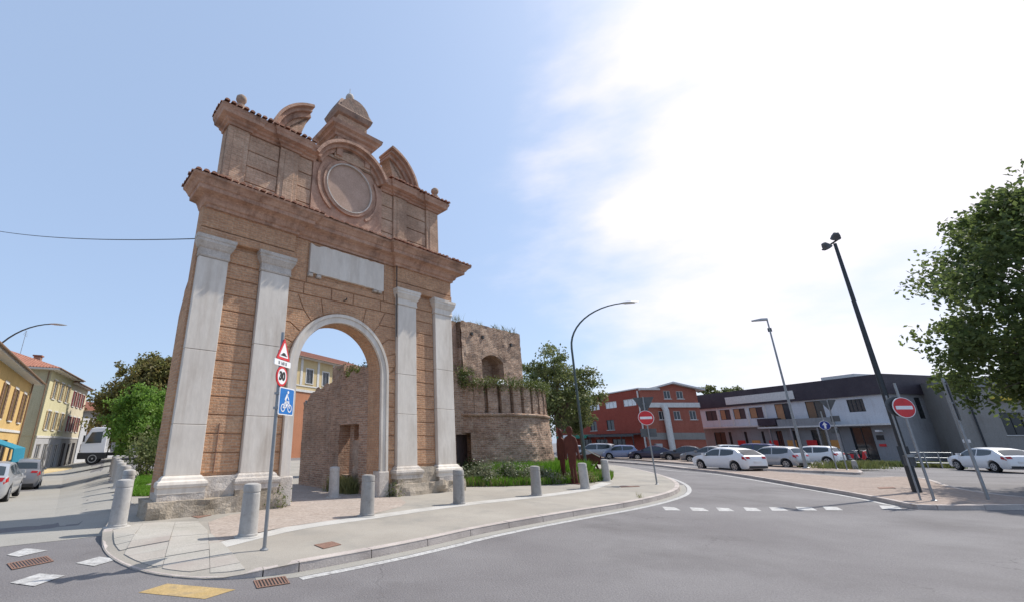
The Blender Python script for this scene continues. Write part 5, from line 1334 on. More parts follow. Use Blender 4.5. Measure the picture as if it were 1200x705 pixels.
mb = MB(); mb.tube([(-.42, 0, 9.2), (.14, 0, 9.5)], .035, 8); br = mb.obj('bracket', 'dark_metal', o)
for x, z, t in ((-.34, 9.36, .5), (.12, 9.68, .8)):
    mb = MB(); mb.lathe([(.04, -.2), (.1, -.18), (.17, -.02), (.2, .12), (.21, .14), (.19, .145), (.05, .135)], 18); f = mb.obj('floodlight', 'sign_back', o, smooth=True)
    f.scale = (.8, .8, .8); f.location = (x * .8, -.06, z - .04); f.rotation_euler = (radians(215 if x < 0 else 230), radians(-25 if x < 0 else 20), 0)
    mb = MB(); mb.lathe([(.185, .146), (.17, .15), (.02, .152)], 18); mb.obj('lens', 'lens', f)
mb = MB(); mb.box(-.14, .14, -.2, -.1, .9, 1.5); mb.obj('control_box', 'dark_metal', o)

# overhead cable from the gate to a house on the left
a = gl(0.12, 0.1, 7.05); dq = ray(-70, 254); b = Vector((0, 0, HC)) + dq * (36 / sqrt(dq.x ** 2 + dq.y ** 2)); mb = MB(); P = []
pa = ray(0, 263); 
for i in range(25):
    t = i / 24; q = a.lerp(b, t); q.z -= 4 * 0.5 * t * (1 - t); P.append(q)
mb.tube(P, .014, 6); tag(mb.obj('overhead_cable', 'dark_metal'), 'thin overhead cable strung from the gate to the left', 'cable')

# ================================================================== RUST-COLOURED FIGURES
def figure(p, label, az, h, lean=0, wide=1.0):
    o = thing('steel_figure', label, 'sculpture', p, az)
    k = h / 2.0; P = [(.02, 0), (.12, 0), (.13, .10), (.09, .45), (.11, .62), (.16, .95), (.17, 1.15), (.22, 1.0), (.27, .82), (.31, .86), (.28, 1.1), (.26, 1.42), (.21, 1.58), (.08, 1.65), (.07, 1.70)] + \
        [(.12 * cos(radians(a)), 1.83 + .15 * sin(radians(a))) for a in range(-50, 231, 28)] + [(-.07, 1.70), (-.08, 1.65), (-.21, 1.58), (-.26, 1.42), (-.29, 1.1), (-.27, .82), (-.22, .8), (-.2, 1.0), (-.17, 1.15), (-.16, .95), (-.14, .62), (-.11, .4), (-.13, .1), (-.14, 0), (-.03, 0), (-.02, .45), (0, .8), (.02, .45)]
    mb = MB(); mb.prism_y([(x * k * wide + lean * z * .05, z * k) for x, z in P], -.035, .035); mb.obj('body_plate', 'corten', o)
    mb = MB(); mb.box(-.25, .25, -.2, .2, 0, .02); mb.obj('base_plate', 'corten', o)
    return o
p = G(662, 565, .13); figure(p, 'slim rust coloured steel figure, the one nearer the bastion', facing(p, 50), 2.2, 0, .85)
p = G(674, 566, .13); figure(p, 'broad rust coloured steel figure beside the curved lamp post', facing(p, 25), 2.3, 0, .95)
p = G(697, 557, .13); o = thing('steel_sculpture', 'low rust red steel sculpture on slanted legs behind a bollard', 'sculpture', p, facing(p, 0))
mb = MB(); mb.prism_y([(-.95, .78), (-.8, .62), (.35, .55), (.42, .95), (.1, 1.12), (-.2, 1.02), (-.9, .98)], -.2, .1); mb.obj('body_plate', 'corten', o)
for a, b in (((-.2, .7), (.12, 0)), ((.1, .6), (.34, 0)), ((-.85, .75), (-.75, 0))):
    mb = MB(); mb.tube([(a[0], -.06, a[1]), (b[0], -.1, b[1])], [.07, .035], 6); mb.obj('leg', 'corten', o)
mb = MB(); mb.tube([(-.45, -.22, 1.35), (.35, -.22, .92)], .035, 6); mb.obj('arm', 'marble_worn', o)

# ================================================================== VEHICLES
CARS = {}
def car_meshes(style):
    """stations along the length; returns dict of part -> (MB, material)"""
    L, Wd, H = {'hatch': (4.2, 1.78, 1.45), 'mpv': (4.45, 1.80, 1.66), 'small': (3.6, 1.64, 1.49), 'sedan': (4.5, 1.80, 1.44), 'estate': (4.55, 1.80, 1.50)}[style]
    h2 = L / 2; wb = 0.61; R = 0.315
    rear = {'hatch': [(-1, .50), (-.985, .72), (-.96, .93), (-.92, 1.0), (-.68, 1.33), (-.52, 1.41)],
            'mpv': [(-1, .50), (-.99, .80), (-.965, 1.02), (-.94, 1.1), (-.85, 1.52), (-.72, 1.62)],
            'small': [(-1, .50), (-.985, .78), (-.95, .95), (-.92, 1.02), (-.80, 1.38), (-.66, 1.46)],
            'sedan': [(-1, .50), (-.99, .80), (-.96, .96), (-.70, 1.0), (-.42, 1.34), (-.30, 1.40)],
            'estate': [(-1, .50), (-.985, .78), (-.96, .96), (-.93, 1.04), (-.80, 1.40), (-.66, 1.46)]}[style]
    ws = {'hatch': (.16, .46), 'mpv': (.26, .58), 'small': (.24, .56), 'sedan': (.10, .42), 'estate': (.12, .44)}[style]
    top = rear + [(-.2, H), (0.0, H - .005), (ws[0], H - .06), (ws[1], 1.0), (.72, .90), (.90, .78), (.965, .66), (1, .48)]
    def ztop(u):
        for (a, za), (b, zb_) in zip(top, top[1:]):
            if a <= u <= b: return za + (zb_ - za) * (u - a) / (b - a)
        return top[-1][1]
    def zsm(u): return sum(ztop(max(-1, min(1, u + d))) for d in (-.03, -.015, 0, .015, .03)) / 5 if abs(u) < .95 else ztop(u)
    us = sorted(set([-1 + .04 * i for i in range(51)] + [t[0] for t in top] + [s * wb + d * (R + .075) / h2 for s in (-1, 1) for d in (-1, -.97, -.9, -.75, -.55, -.3, 0, .3, .55, .75, .9, .97, 1)]))
    us = [u for i, u in enumerate(us) if i == 0 or u - us[i - 1] > .004]
    def zbot(u):
        z = .21
        for s in (-1, 1):
            d = abs(u - s * wb) * h2; ra = R + .06
            if d < ra: z = max(z, R + sqrt(ra * ra - d * d) * .98)
        if abs(u) > .93: z = .21 + (abs(u) - .93) * 1.3
        return z
    def sec(u):
        zt = zsm(u); zb = zbot(u)
        pl = 1 - .09 * max(0, (abs(u) - .60) / .40) ** 2 - .20 * max(0, (abs(u) - .92) / .08) ** 2
        wv = Wd / 2 * pl
        belt = min(.90 + .045 * (-u) + (.06 if style == 'mpv' else 0), zt - .025)
        k = max(0, min(1, (zt - belt) / (H - .93)))
        wr = wv * (.955 - .215 * k)
        z2 = max(.34, zb + .015); z3 = max(.60, zb + .04)
        z3 = min(z3, belt - .04); z2 = min(z2, z3 - .03); zb = min(zb, z2 - .02)
        return [(0, zb), (wv * .88, zb), (wv * .965, z2), (wv, z3), (wv * .965, belt), (wr, zt - .045 * k - .012), (wr * .62, zt - .002), (0, zt + .010)]
    body = MB(); npt = 8
    secs = [(u * h2, sec(u)) for u in us]
    for s in (1, -1):
        for i in range(len(secs) - 1):
            for k in range(npt - 1):
                (xa, A), (xb, B) = secs[i], secs[i + 1]
                body.add([(xa, s * A[k][0], A[k][1]), (xb, s * B[k][0], B[k][1]), (xb, s * B[k + 1][0], B[k + 1][1]), (xa, s * A[k + 1][0], A[k + 1][1])], [(0, 1, 2, 3) if s < 0 else (3, 2, 1, 0)])
    for i in (0, len(secs) - 1):
        x, P = secs[i]; pts = [(x, p[0], p[1]) for p in P] + [(x, -p[0], p[1]) for p in P[-2:0:-1]]
        body.add(pts, [tuple(range(len(pts))) if i == 0 else tuple(range(len(pts) - 1, -1, -1))])
    def side_pt(u, t, s, k=4, off=.007):
        P = sec(u); a, b = P[k], P[k + 1]
        return (u * h2, s * (a[0] + (b[0] - a[0]) * t + off), a[1] + (b[1] - a[1]) * t + off * .4)
    def top_pt(u, v, off=.007, sx=1):
        P = sec(u); y = abs(v) * P[5][0]
        if y > P[6][0]: t = (y - P[6][0]) / (P[5][0] - P[6][0]); z = P[6][1] + (P[5][1] - P[6][1]) * t
        else: t = y / P[6][0]; z = P[7][1] + (P[6][1] - P[7][1]) * t
        return (u * h2 + sx * off, math.copysign(y, v), z + off)
    def panel(mb, fn, n, m, flip):
        o = len(mb.v); mb.v += [fn(i / n, j / m) for i in range(n + 1) for j in range(m + 1)]
        for i in range(n):
            for j in range(m):
                f = (o + i * (m + 1) + j, o + (i + 1) * (m + 1) + j, o + (i + 1) * (m + 1) + j + 1, o + i * (m + 1) + j + 1); mb.f.append(f[::-1] if flip else f)
    def lerp(a, b, t): return a + (b - a) * t
    g = {'side_window': [], 'windscreen': [], 'rear_window': []}
    u0 = rear[4][0] + (.06 if style != 'sedan' else .03); u1 = ws[1] - .10; um = (u0 + u1) / 2 - .02
    for s in (1, -1):
        for a, b, ta, tb in ((u0, um - .02, .25, 0), (um + .02, u1, 0, 0)):
            m = MB(); top_a = .86
            def fn(i, j, a=a, b=b, s=s, ta=ta):
                u = lerp(a, b, i); t = lerp(.07 + (ta * (1 - i) ** 3), .86, j); return side_pt(u, t, s)
            panel(m, fn, 8, 3, s > 0); g['side_window'].append(m)
    m = MB(); panel(m, lambda i, j: top_pt(lerp(ws[0] + .02, ws[1] - .02, i), lerp(-.93, .93, j)), 6, 8, True); g['windscreen'].append(m)
    m = MB(); panel(m, lambda i, j: top_pt(lerp(rear[3][0] + .01, rear[4][0] - .01, i), lerp(-.86, .86, j), sx=-1), 5, 8, True); g['rear_window'].append(m)
    li = {'headlight': [], 'tail_light': []}
    for s in (1, -1):
        m = MB(); panel(m, lambda i, j: side_pt(lerp(.84, .945, i), lerp(.45, .95, j), s, 3), 3, 2, s > 0); panel(m, lambda i, j: top_pt(lerp(.925, .975, i), s * lerp(.5, .97, j)), 2, 3, s > 0); li['headlight'].append(m)
        m = MB(); panel(m, lambda i, j: side_pt(lerp(-.975, -.89, i), lerp(.52, .98, j), s, 3), 3, 2, s > 0); panel(m, lambda i, j: top_pt(lerp(-.975, rear[2][0] + .005, i), s * lerp(.60, .98, j), sx=-1), 2, 3, s > 0); li['tail_light'].append(m)
    return dict(L=L, W=Wd, H=H, R=R, wb=wb * h2, body=body, glass=g, lights=li, ws=ws)
def weld(me):
    import bmesh
    b = bmesh.new(); b.from_mesh(me); bmesh.ops.remove_doubles(b, verts=b.verts, dist=1e-4); bmesh.ops.recalc_face_normals(b, faces=b.faces); b.to_mesh(me); b.free()
def wheel_meshes(R):
    t = MB(); prof = [(R * .60, -.10), (R * .9, -.105), (R * .985, -.085), (R, -.04), (R, .04), (R * .985, .085), (R * .9, .105), (R * .60, .10)]
    t.lathe(prof, 28)
    r = MB(); r.lathe([(R * .53, .101), (R * .53, .112), (R * .63, .112), (R * .64, .101)], 20); r.f = [f for f in r.f if len(f) == 4]; r.lathe([(R * .14, .10), (R * .14, .114), (.01, .116)], 12)
    sp = MB()
    for k in range(5):
        a = 2 * pi * k / 5; c_, s_ = cos(a), sin(a); w_ = .035
        P = [(R * .12, -w_), (R * .54, -w_ * .8), (R * .54, w_ * .8), (R * .12, w_)]
        sp.prism_z([(x * c_ - y * s_, x * s_ + y * c_) for x, y in P], .1015, .111)
    dk = MB(); dk.lathe([(R * .53, .046), (R * .5, .050), (.02, .051)], 20)
    return t, r, sp, dk
def car(label, style, paint, loc, az, group=None, name='parked_car'):
    key = (style, paint)
    o = thing(name, label, 'car', loc, az, group)
    if key not in CARS:
        d = car_meshes(style); me = d['body'].mesh('body', paint); weld(me)
        me.polygons.foreach_set('use_smooth', [True] * len(me.polygons)); me.set_sharp_from_angle(angle=radians(35))
        G_ = {}
        for k, ms in d['glass'].items():
            G_[k] = []
            for m in ms:
                q = m.mesh(k, 'car_glass'); q.polygons.foreach_set('use_smooth', [True] * len(q.polygons)); G_[k].append(q)
        Lt = {}
        for k, ms in d['lights'].items():
            Lt[k] = []
            for m in ms:
                q = m.mesh(k, 'headlamp' if k == 'headlight' else 'tail_lamp'); Lt[k].append(q)
        wm = [m.mesh(nm, mt) for m, nm, mt in zip(wheel_meshes(d['R']), ('tyre', 'rim', 'spokes', 'well'), ('tyre', 'rim', 'rim', 'black_trim'))]
        for q in wm[:1]: q.polygons.foreach_set('use_smooth', [True] * len(q.polygons)); q.set_sharp_from_angle(angle=radians(40))
        L, W_, wb = d['L'], d['W'], d['wb']
        ub = MB(); ub.box(-L * .46, L * .46, -W_ * .36, W_ * .36, .22, .62); ub = ub.mesh('underbody', 'black_trim')
        mir = MB(); u = d['ws'][1] * L / 2 - .12
        pl = MB().box(-L / 2 - .008, -L / 2 + .02, -.26, .26, .56 if style != 'mpv' else .7, .67 if style != 'mpv' else .81).mesh('number_plate', 'plate')
        gr = MB().box(L / 2 - .02, L / 2 + .006, -.42, .42, .36, .46).mesh('grille', 'black_trim')
        rb = MB().box(-L / 2 - .006, -L / 2 + .04, -W_ * .36, W_ * .36, .27, .40).mesh('rear_bumper_trim', 'black_trim')
        mm = [MB().cbox(u - .09, u + .09, s * (W_ / 2 + .02) - .07, s * (W_ / 2 + .02) + .07, .94, 1.07, .02).mesh('mirror', paint) for s in (1, -1)]
        CARS[key] = (d, me, G_, Lt, wm, ub, pl, gr, rb, mm)
    d, me, G_, Lt, wm, ub, pl, gr, rb, mm = CARS[key]
    bo = link('body', me, o)
    for k, qs in G_.items():
        for q in qs: link(k, q, o)
    for k, qs in Lt.items():
        for q in qs: link(k, q, o)
    link('underbody', ub, o); link('number_plate', pl, o); link('grille', gr, o); link('rear_bumper_trim', rb, o)
    for q in mm: link('mirror', q, o)
    for sx in (1, -1):
        for sy in (1, -1):
            wv = link('wheel', wm[0], o); wv.location = (sx * d['wb'], sy * (d['W'] / 2 - .115), d['R']); wv.rotation_euler = (-sy * pi / 2, 0, 0)
            link('rim', wm[1], wv); link('spokes', wm[2], wv)
    return o
def place(px, zc):        # ground point under pixel column px at camera depth zc
    y = (zc + HC * _s) / _c; x = (px - PX) / FP * zc
    return Vector((x, y, 0))
GC = 'cars parked in the car park'
q = place(855, 28.0); car('white hatchback driving along the road past the median', 'hatch', 'car_white', q, -10, name='moving_car')
q = place(912, 31.5); car('silver hatchback parked behind the white moving hatchback', 'small', 'car_silver', (q.x, q.y, 0), -18, GC)
q = place(957, 36.0); car('small white car parked beneath the straight lamp post', 'small', 'car_white', (q.x, q.y, 0), -25, GC)
q = place(884, 43.0); car('dark blue car half hidden behind the silver hatchback', 'mpv', 'car_blue', (q.x, q.y, 0), -35, GC)
q = place(834, 38.5); car('grey saloon mostly hidden behind the moving white hatchback', 'sedan', 'car_grey', (q.x, q.y, 0), -42, GC)
q = place(806, 42.5); car('dark grey saloon parked between the navy car and the white hatchback', 'sedan', 'car_dark', (q.x, q.y, 0), -50, GC)
q = place(766, 45.0); car('dark navy saloon parked below the no entry sign', 'sedan', 'car_navy', (q.x, q.y, 0), -58, GC)
q = place(728, 47.5); car('blue grey hatchback parked before the red building', 'small', 'car_bluegrey', (q.x, q.y, 0), -62, GC)
q = place(700, 49.5); car('silver people carrier parked beside the blue grey hatchback', 'mpv', 'car_silver', (q.x, q.y, 0), -48, GC)
q = place(676, 51.0); car('silver saloon half hidden behind the rust coloured figures', 'sedan', 'car_silver', (q.x, q.y, 0), -62, GC)
q = place(848, 50); car('white estate car behind the row nearest the white building', 'estate', 'car_white', (q.x, q.y, 0), -75, GC)
q = place(1160, 27.5); car('white hatchback parked before the beige building under the leafy tree', 'hatch', 'car_white', (q.x + .3, q.y, 0), 16)
def lcar(px, zc, **k):
    q = place(px, zc); return (q.x, q.y, hgt(q.x, q.y))
GL = 'cars standing along the side street'
car('grey people carrier standing before the cream house', 'mpv', 'car_grey', lcar(27, 25.0), -36, GL)
car('silver hatchback on the side street by the yellow house', 'hatch', 'car_silver', lcar(-16, 17.0), -33, GL)
# ---- lorry
cq = place(106, 36.5); x_, y_ = cq.x + 2.9 * .883, cq.y + 2.9 * .469; o = thing('lorry', 'white lorry with dark bumper standing across the side street', 'lorry', (x_, y_, hgt(x_, y_)), -118)
mb = MB(); mb.prism_y([(2.0, .75), (3.6, .75), (3.72, 1.2), (3.68, 1.75), (3.2, 2.85), (2.9, 2.95), (2.0, 2.95)], -1.15, 1.15); cb = mb.obj('cab', 'car_white', o, bevel=.05)
mb = MB(); mb.prism_y([(2.35, 1.72), (3.45, 1.66), (3.12, 2.55), (2.35, 2.62)], -1.16, 1.16); mb.obj('side_window', 'car_glass', cb)
mb = MB(); mb.add([(3.70, -1.0, 1.78), (3.70, 1.0, 1.78), (3.26, 1.0, 2.75), (3.26, -1.0, 2.75)], [(0, 1, 2, 3)]); mb.obj('windscreen', 'car_glass', cb)
mb = MB(); mb.box(1.9, 3.8, -1.2, 1.2, .45, .95); mb.obj('bumper', 'black_trim', o, bevel=.04); mb = MB(); mb.box(3.66, 3.75, -1.0, 1.0, .98, 1.6); mb.obj('grille', 'black_trim', cb)
mb = MB(); mb.box(-3.6, 1.95, -.5, .5, .7, .95); mb.obj('chassis', 'black_trim', o)
mb = MB(); mb.box(-3.6, 1.6, -1.2, 1.2, 1.0, 1.15); mb.obj('load_bed', 'car_grey', o)
for s in (-1, 1):
    mb = MB(); mb.box(-3.6, 1.6, s * 1.2 - .03, s * 1.2 + .03, 1.15, 1.75); mb.obj('side_board', 'grey_metal', o)
    mb = MB(); mb.box(3.5, 3.62, s * 1.32 - .1, s * 1.32 + .1, 1.8, 2.3); mb.obj('mirror', 'black_trim', o)
    mb = MB(); mb.box(3.76, 3.82, s * .9 - .2, s * .9 + .2, .62, .82); mb.obj('headlight', 'headlamp', o)
wm = [m.mesh(nm, mt) for m, nm, mt in zip(wheel_meshes(.48), ('tyre', 'rim'), ('tyre', 'rim'))]
for x in (2.75, -1.4, -2.6):
    for s in (-1, 1):
        wv = link('wheel', wm[0], o); wv.location = (x, s * 1.05, .48); wv.rotation_euler = (-s * pi / 2, 0, 0); wv.scale = (1, 1, 1.4); link('rim', wm[1], wv)

# ================================================================== BUILDINGS
def facade(mb, x0, x1, z0, z1, holes, y=0.0, rev=0.14, axis='x', flip=False):
    xs = sorted(set([x0, x1] + [v for h in holes for v in h[:2]])); zs_ = sorted(set([z0, z1] + [v for h in holes for v in h[2:4]]))
    def V(a, b, d=0):
        return (a, y + d, b) if axis == 'x' else (y + d, a, b)
    def put(q):
        o = len(mb.v); mb.v.extend(q); f = tuple(range(o, o + 4)); mb.f.append(f[::-1] if flip else f)
    for a, b in zip(xs, xs[1:]):
        for c, d in zip(zs_, zs_[1:]):
            m, n_ = (a + b) / 2, (c + d) / 2
            if any(h[0] < m < h[1] and h[2] < n_ < h[3] for h in holes): continue
            put([V(a, c), V(b, c), V(b, d), V(a, d)])
    for h in holes:
        a, b, c, d = h[:4]
        put([V(a, c), V(a, d), V(a, d, rev), V(a, c, rev)]); put([V(b, c), V(b, c, rev), V(b, d, rev), V(b, d)])
        put([V(a, c), V(a, c, rev), V(b, c, rev), V(b, c)]); put([V(a, d), V(b, d), V(b, d, rev), V(a, d, rev)])
class Building:
    def __init__(s, name, label, loc, az, W, D, zt, wall, holes, side_holes=None, z0=-1.2, zsplit=None, wall2=None, side_mat=None, far_end=False):
        s.o = thing(name, label, 'building', loc, az); s.W, s.D, s.zt = W, D, zt; s.holes = holes
        s.front(wall, holes, z0, zt if zsplit is None else zt, zsplit, wall2)
        mb = MB(); 
        mb.add([(0, 0.0, z0), (0, D, z0), (0, D, zt), (0, 0, zt)], [(0, 1, 2, 3)])
        mb.add([(W, 0, z0), (W, D, z0), (W, D, zt), (W, 0, zt)], [(3, 2, 1, 0)]) if not far_end else None
        mb.add([(0, D, z0), (W, D, z0), (W, D, zt), (0, D, zt)], [(3, 2, 1, 0)])
        mb.add([(0, 0, zt), (W, 0, zt), (W, D, zt), (0, D, zt)], [(0, 1, 2, 3)])
        mb.obj('side_wall', side_mat or wall, s.o)
    def front(s, wall, holes, z0, zt, zsplit, wall2):
        mb = MB()
        if zsplit is None: facade(mb, 0, s.W, z0, zt, holes); mb.obj('wall', wall, s.o)
        else:
            facade(mb, 0, s.W, zsplit, zt, [h for h in holes if h[2] >= zsplit]); mb.obj('wall', wall, s.o)
            mb = MB(); facade(mb, 0, s.W, z0, zsplit, [h for h in holes if h[2] < zsplit]); mb.obj('ground_floor_wall', wall2, s.o)
    def window(s, h, frame='trim_white', pane='pane', bars=1, shutters=None, sill=True, surround=None):
        a, b, c, d = h[:4]
        mb = MB(); mb.add([(a, .10, c), (b, .10, c), (b, .10, d), (a, .10, d)], [(0, 1, 2, 3)]); w_ = mb.obj('window', pane, s.o)
        mb = MB(); t = .06
        mb.box(a, a + t, .05, .11, c, d); mb.box(b - t, b, .05, .11, c, d); mb.box(a + t, b - t, .05, .11, c, c + t); mb.box(a + t, b - t, .05, .11, d - t, d)
        for i in range(bars): x = a + (b - a) * (i + 1) / (bars + 1); mb.box(x - .025, x + .025, .055, .11, c + t, d - t)
        mb.obj('frame', frame, w_)
        if sill: mb = MB(); mb.box(a - .1, b + .1, -.08, .09, c - .08, c - .002); mb.obj('sill', 'trim_white', w_)
        if surround:
            mb = MB(); e = .14
            mb.box(a - e, a - .003, -.03, .03, c - .08, d + e); mb.box(b + .003, b + e, -.03, .03, c - .08, d + e); mb.box(a - .003, b + .003, -.03, .03, d + .003, d + e); mb.obj('surround', surround, w_)
        if shutters:
            wd = (b - a) * .46
            for x0 in (a - wd, b):
                mb = MB(); mb.box(x0, x0 + wd, -.06, -.012, c, d)
                for k in range(8): z = c + (d - c) * (k + .5) / 8; mb.box(x0 + .06, x0 + wd - .06, -.075, -.06, z - .05, z + .02)
                mb.obj('shutter', shutters, w_)
    def box(s, name, mat, *b, parent=None, bevel=0): mb = MB(); mb.box(*b); return mb.obj(name, mat, parent or s.o, bevel=bevel)
    def hip_roof(s, zr, over=.5, mat='tile_light', inset=None):
        W, D, zt = s.W, s.D, s.zt; i = inset if inset is not None else min(D, W) / 2
        a = -over
        mb = MB(); mb.add([(a, a, zt + .05), (W + over, a, zt + .05), (W + over, D + over, zt + .05), (a, D + over, zt + .05), (i, D / 2, zr), (W - i, D / 2, zr)],
                          [(0, 1, 5, 4), (1, 2, 5), (2, 3, 4, 5), (3, 0, 4), (3, 2, 1, 0)]); r = mb.obj('roof', mat, s.o)
        # rows of pantiles as ridges running up the slopes
        mb = MB(); n_ = int((W + 2 * over) / .24)
        for k in range(n_):
            x = a + (k + .5) * .24
            t = min(1, (x - a) / (i - a), (W + over - x) / (W + over - (W - i))) if i > 0 else 1
            y1, z1 = a + (D / 2 - a) * t, zt + .05 + (zr - zt - .05) * t
            mb.add([(x - .07, a, zt + .055), (x, a, zt + .12), (x + .07, a, zt + .055), (x - .07, y1, z1), (x, y1, z1 + .06), (x + .07, y1, z1)], [(0, 1, 4, 3), (1, 2, 5, 4), (0, 2, 1)])
        n_ = int((D + 2 * over) / .24)
        for k in range(n_):
            y = a + (k + .5) * .24; t = min(1, (y - a) / (D / 2 - a), (D + over - y) / (D / 2 + over))
            x1, z1 = a + (i - a) * t, zt + .05 + (zr - zt - .05) * t
            mb.add([(a, y - .07, zt + .055), (a, y, zt + .12), (a, y + .07, zt + .055), (x1, y - .07, z1), (x1, y, z1 + .06), (x1, y + .07, z1)], [(3, 4, 1, 0), (4, 5, 2, 1), (0, 1, 2)])
        stuff(mb.obj('roof_tiles', mat, r))
        s.box('eaves', 'trim_white', -over + .05, W + over - .05, -over + .05, D + over - .05, zt - .10, zt + .045, parent=r)
        mb = MB(); mb.tube([(-over, -over - .05, zt + .02), (W + over, -over - .05, zt + .02)], .06, 8); mb.obj('gutter', 'shutter_brown', r)
        return r
# ---- left: yellow house
c0 = at_z(38, 448, 5.8); az = -32.8; Wy = 17.0
org = c0 - dirp(az) * Wy; z0 = -.75
hy = []
for k in range(5):
    x = 1.6 + 3.3 * k; hy += [(x, x + .9, 3.0, 4.85)]
hg = [(1.0, 3.2, -.7, 1.9), (4.6, 6.8, -.7, 1.9), (8.4, 9.6, -.7, 1.8), (11, 13.4, -.7, 1.9), (14.6, 15.6, -.7, 1.7)]
b = Building('yellow_house', 'two storey yellow house with brown shutters and blue awning', (org.x, org.y, 0), az, Wy, 8, 5.8, 'yellow_render', hy + hg)
for h in hy: b.window(h, 'shutter_brown', shutters='shutter_brown', surround='trim_white')
for h in hg: b.window(h, 'wood_dark', bars=1, sill=False)
b.hip_roof(7.6, .6)
b.box('cornice', 'trim_white', 0, Wy, -.06, 0.02, 2.35, 2.5)
mb = MB(); mb.prism_x([(0, 1.95), (-1.3, 1.45), (-1.35, .75), (-1.3, .74), (-1.25, 1.4), (0, 1.9)], 6.6, 10.4); mb.obj('awning', 'awning_blue', b.o)
mb = MB(); mb.tube([(Wy - .3, -.1, -.75), (Wy - .3, -.1, 5.7)], .05, 8); mb.obj('downpipe', 'shutter_brown', b.o)
# ---- left: cream house
c0 = at_z(62, 432, 8.3); az = -24.3; Wc = 8.6
hc = []; 
for zz0, zz1 in ((2.9, 4.6), (5.75, 7.45)):
    for k in range(3): x = 1.6 + 2.35 * k; hc.append((x, x + .95, zz0, zz1))
hcg = [(.6, 2.0, -.75, 1.6), (2.8, 4.2, -.75, 1.6), (5.0, 5.9, -.75, 1.5), (6.7, 8.0, -.75, 1.6)]
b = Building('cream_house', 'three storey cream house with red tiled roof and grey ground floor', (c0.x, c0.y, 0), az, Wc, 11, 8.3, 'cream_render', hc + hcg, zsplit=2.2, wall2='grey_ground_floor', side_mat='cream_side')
for h in hc: b.window(h, 'trim_white', shutters='shutter_tan', surround='trim_white')
for h in hcg: b.window(h, 'trim_white', 'pane', bars=1, sill=False)
r = b.hip_roof(10.6, .75, inset=4)
b.box('string_band', 'trim_white', 0, Wc, -.05, .02, 2.15, 2.35)
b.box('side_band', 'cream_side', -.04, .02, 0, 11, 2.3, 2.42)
b.box('chimney', 'plaster_band', 6.6, 7.2, 3.0, 3.6, 8.6, 10.4, parent=r); b.box('chimney_cap', 'tile', 6.5, 7.3, 2.9, 3.7, 10.42, 10.55, parent=r)
mb = MB(); mb.tube([(-.1, 0.2, -.75), (-.1, 0.2, 8.1)], .05, 8); mb.obj('downpipe', 'shutter_brown', b.o)
for y, zt_ in ((6.5, 13.2), (3.5, 12.2)):
    mb = MB(); mb.tube([(2.5, y, 9.2), (2.5, y, zt_)], .025, 6)
    for k in range(4): mb.tube([(2.2 - .1 * k, y, zt_ - .15 * k), (2.8 + .1 * k, y, zt_ - .15 * k)], .012, 5)
    mb.obj('aerial', 'grey_metal', r)
# ---- left: pale house with red shutters
e = c0 + dirp(az) * (Wc + .02); Wr = 7.2
zr_ = 8.0
hr = [(x, x + .8, za, zb_) for za, zb_ in ((2.9, 4.5), (5.6, 7.2)) for x in (.9, 2.9, 4.9)]; hrg = [(.8, 2.2, -.75, 1.7), (3.2, 4.0, -.75, 1.6), (5.0, 6.4, -.75, 1.7)]
b = Building('pale_house', 'pale three storey house with dark red shutters next to the cream house', (e.x, e.y, 0), az, Wr, 10, zr_, 'pale_render', hr + hrg, zsplit=2.2, wall2='beige_render')
for h in hr: b.window(h, 'trim_white', shutters='shutter_red', surround='trim_white')
for h in hrg: b.window(h, 'wood_dark', sill=False)
r = b.hip_roof(9.6, .5); b.box('string_band', 'trim_white', 0, Wr, -.05, .02, 2.15, 2.3)
b.box('chimney', 'plaster_band', 5.2, 5.8, 2.4, 3.0, 8.4, 9.9, parent=r)
e2 = e + dirp(az) * (Wr + .5)
b = Building('far_house', 'plain grey white house closing the street behind the lorry', (e2.x, e2.y, 0), az + 32, 14, 8, 5.5, 'white_render', [(1.5 + 3 * k, 2.6 + 3 * k, 2.6, 4.2) for k in range(4)])
for h in b.holes: b.window(h, shutters='shutter_brown')
b.hip_roof(7.0, .5)
# yellowish far pavement along the houses
mb = MB(); w0 = [dirp(-42) * 43, dirp(-38) * 49, dirp(-35.2) * 56, dirp(-34.2) * 60, dirp(-38.6) * 60, dirp(-42.5) * 50]
mb.prism_z([(p.x, p.y) for p in w0], -.9, -.66); structure(mb.obj('far_pavement', 'ochre_render'))
# ---- house seen through the arch
c0 = at_z(352, 418, 12.0); az = 31.0; c0 = c0 - dirp(az) * 3.0
ho = [(1.2 + 3.1 * k, 2.4 + 3.1 * k, 8.9, 10.7) for k in range(7)]; hl = [(1.3 + 3.1 * k, 2.3 + 3.1 * k, 4.6, 6.8) for k in range(7)] + [(1.3 + 3.1 * k, 2.3 + 3.1 * k, 1.0, 3.0) for k in range(7)]
b = Building('orange_house', 'tall house with ochre top floor and orange walls seen through the arch', (c0.x, c0.y, 0), az, 23, 10, 12.0, 'ochre_render', ho + hl, zsplit=7.9, wall2='orange_render')
for h in ho: b.window(h, 'grey_metal', surround='trim_white')
for h in hl: b.window(h, 'trim_white')
b.hip_roof(14.2, .7); b.box('string_band', 'trim_white', 0, 23, -.1, .02, 7.75, 8.05); b.box('sill_band', 'trim_white', 0, 23, -.06, .02, 8.45, 8.6)
for k in range(8): b.box('pilaster_strip', 'trim_white', .1 + 3.1 * k, .5 + 3.1 * k, -.05, .02, 8.62, 11.9)

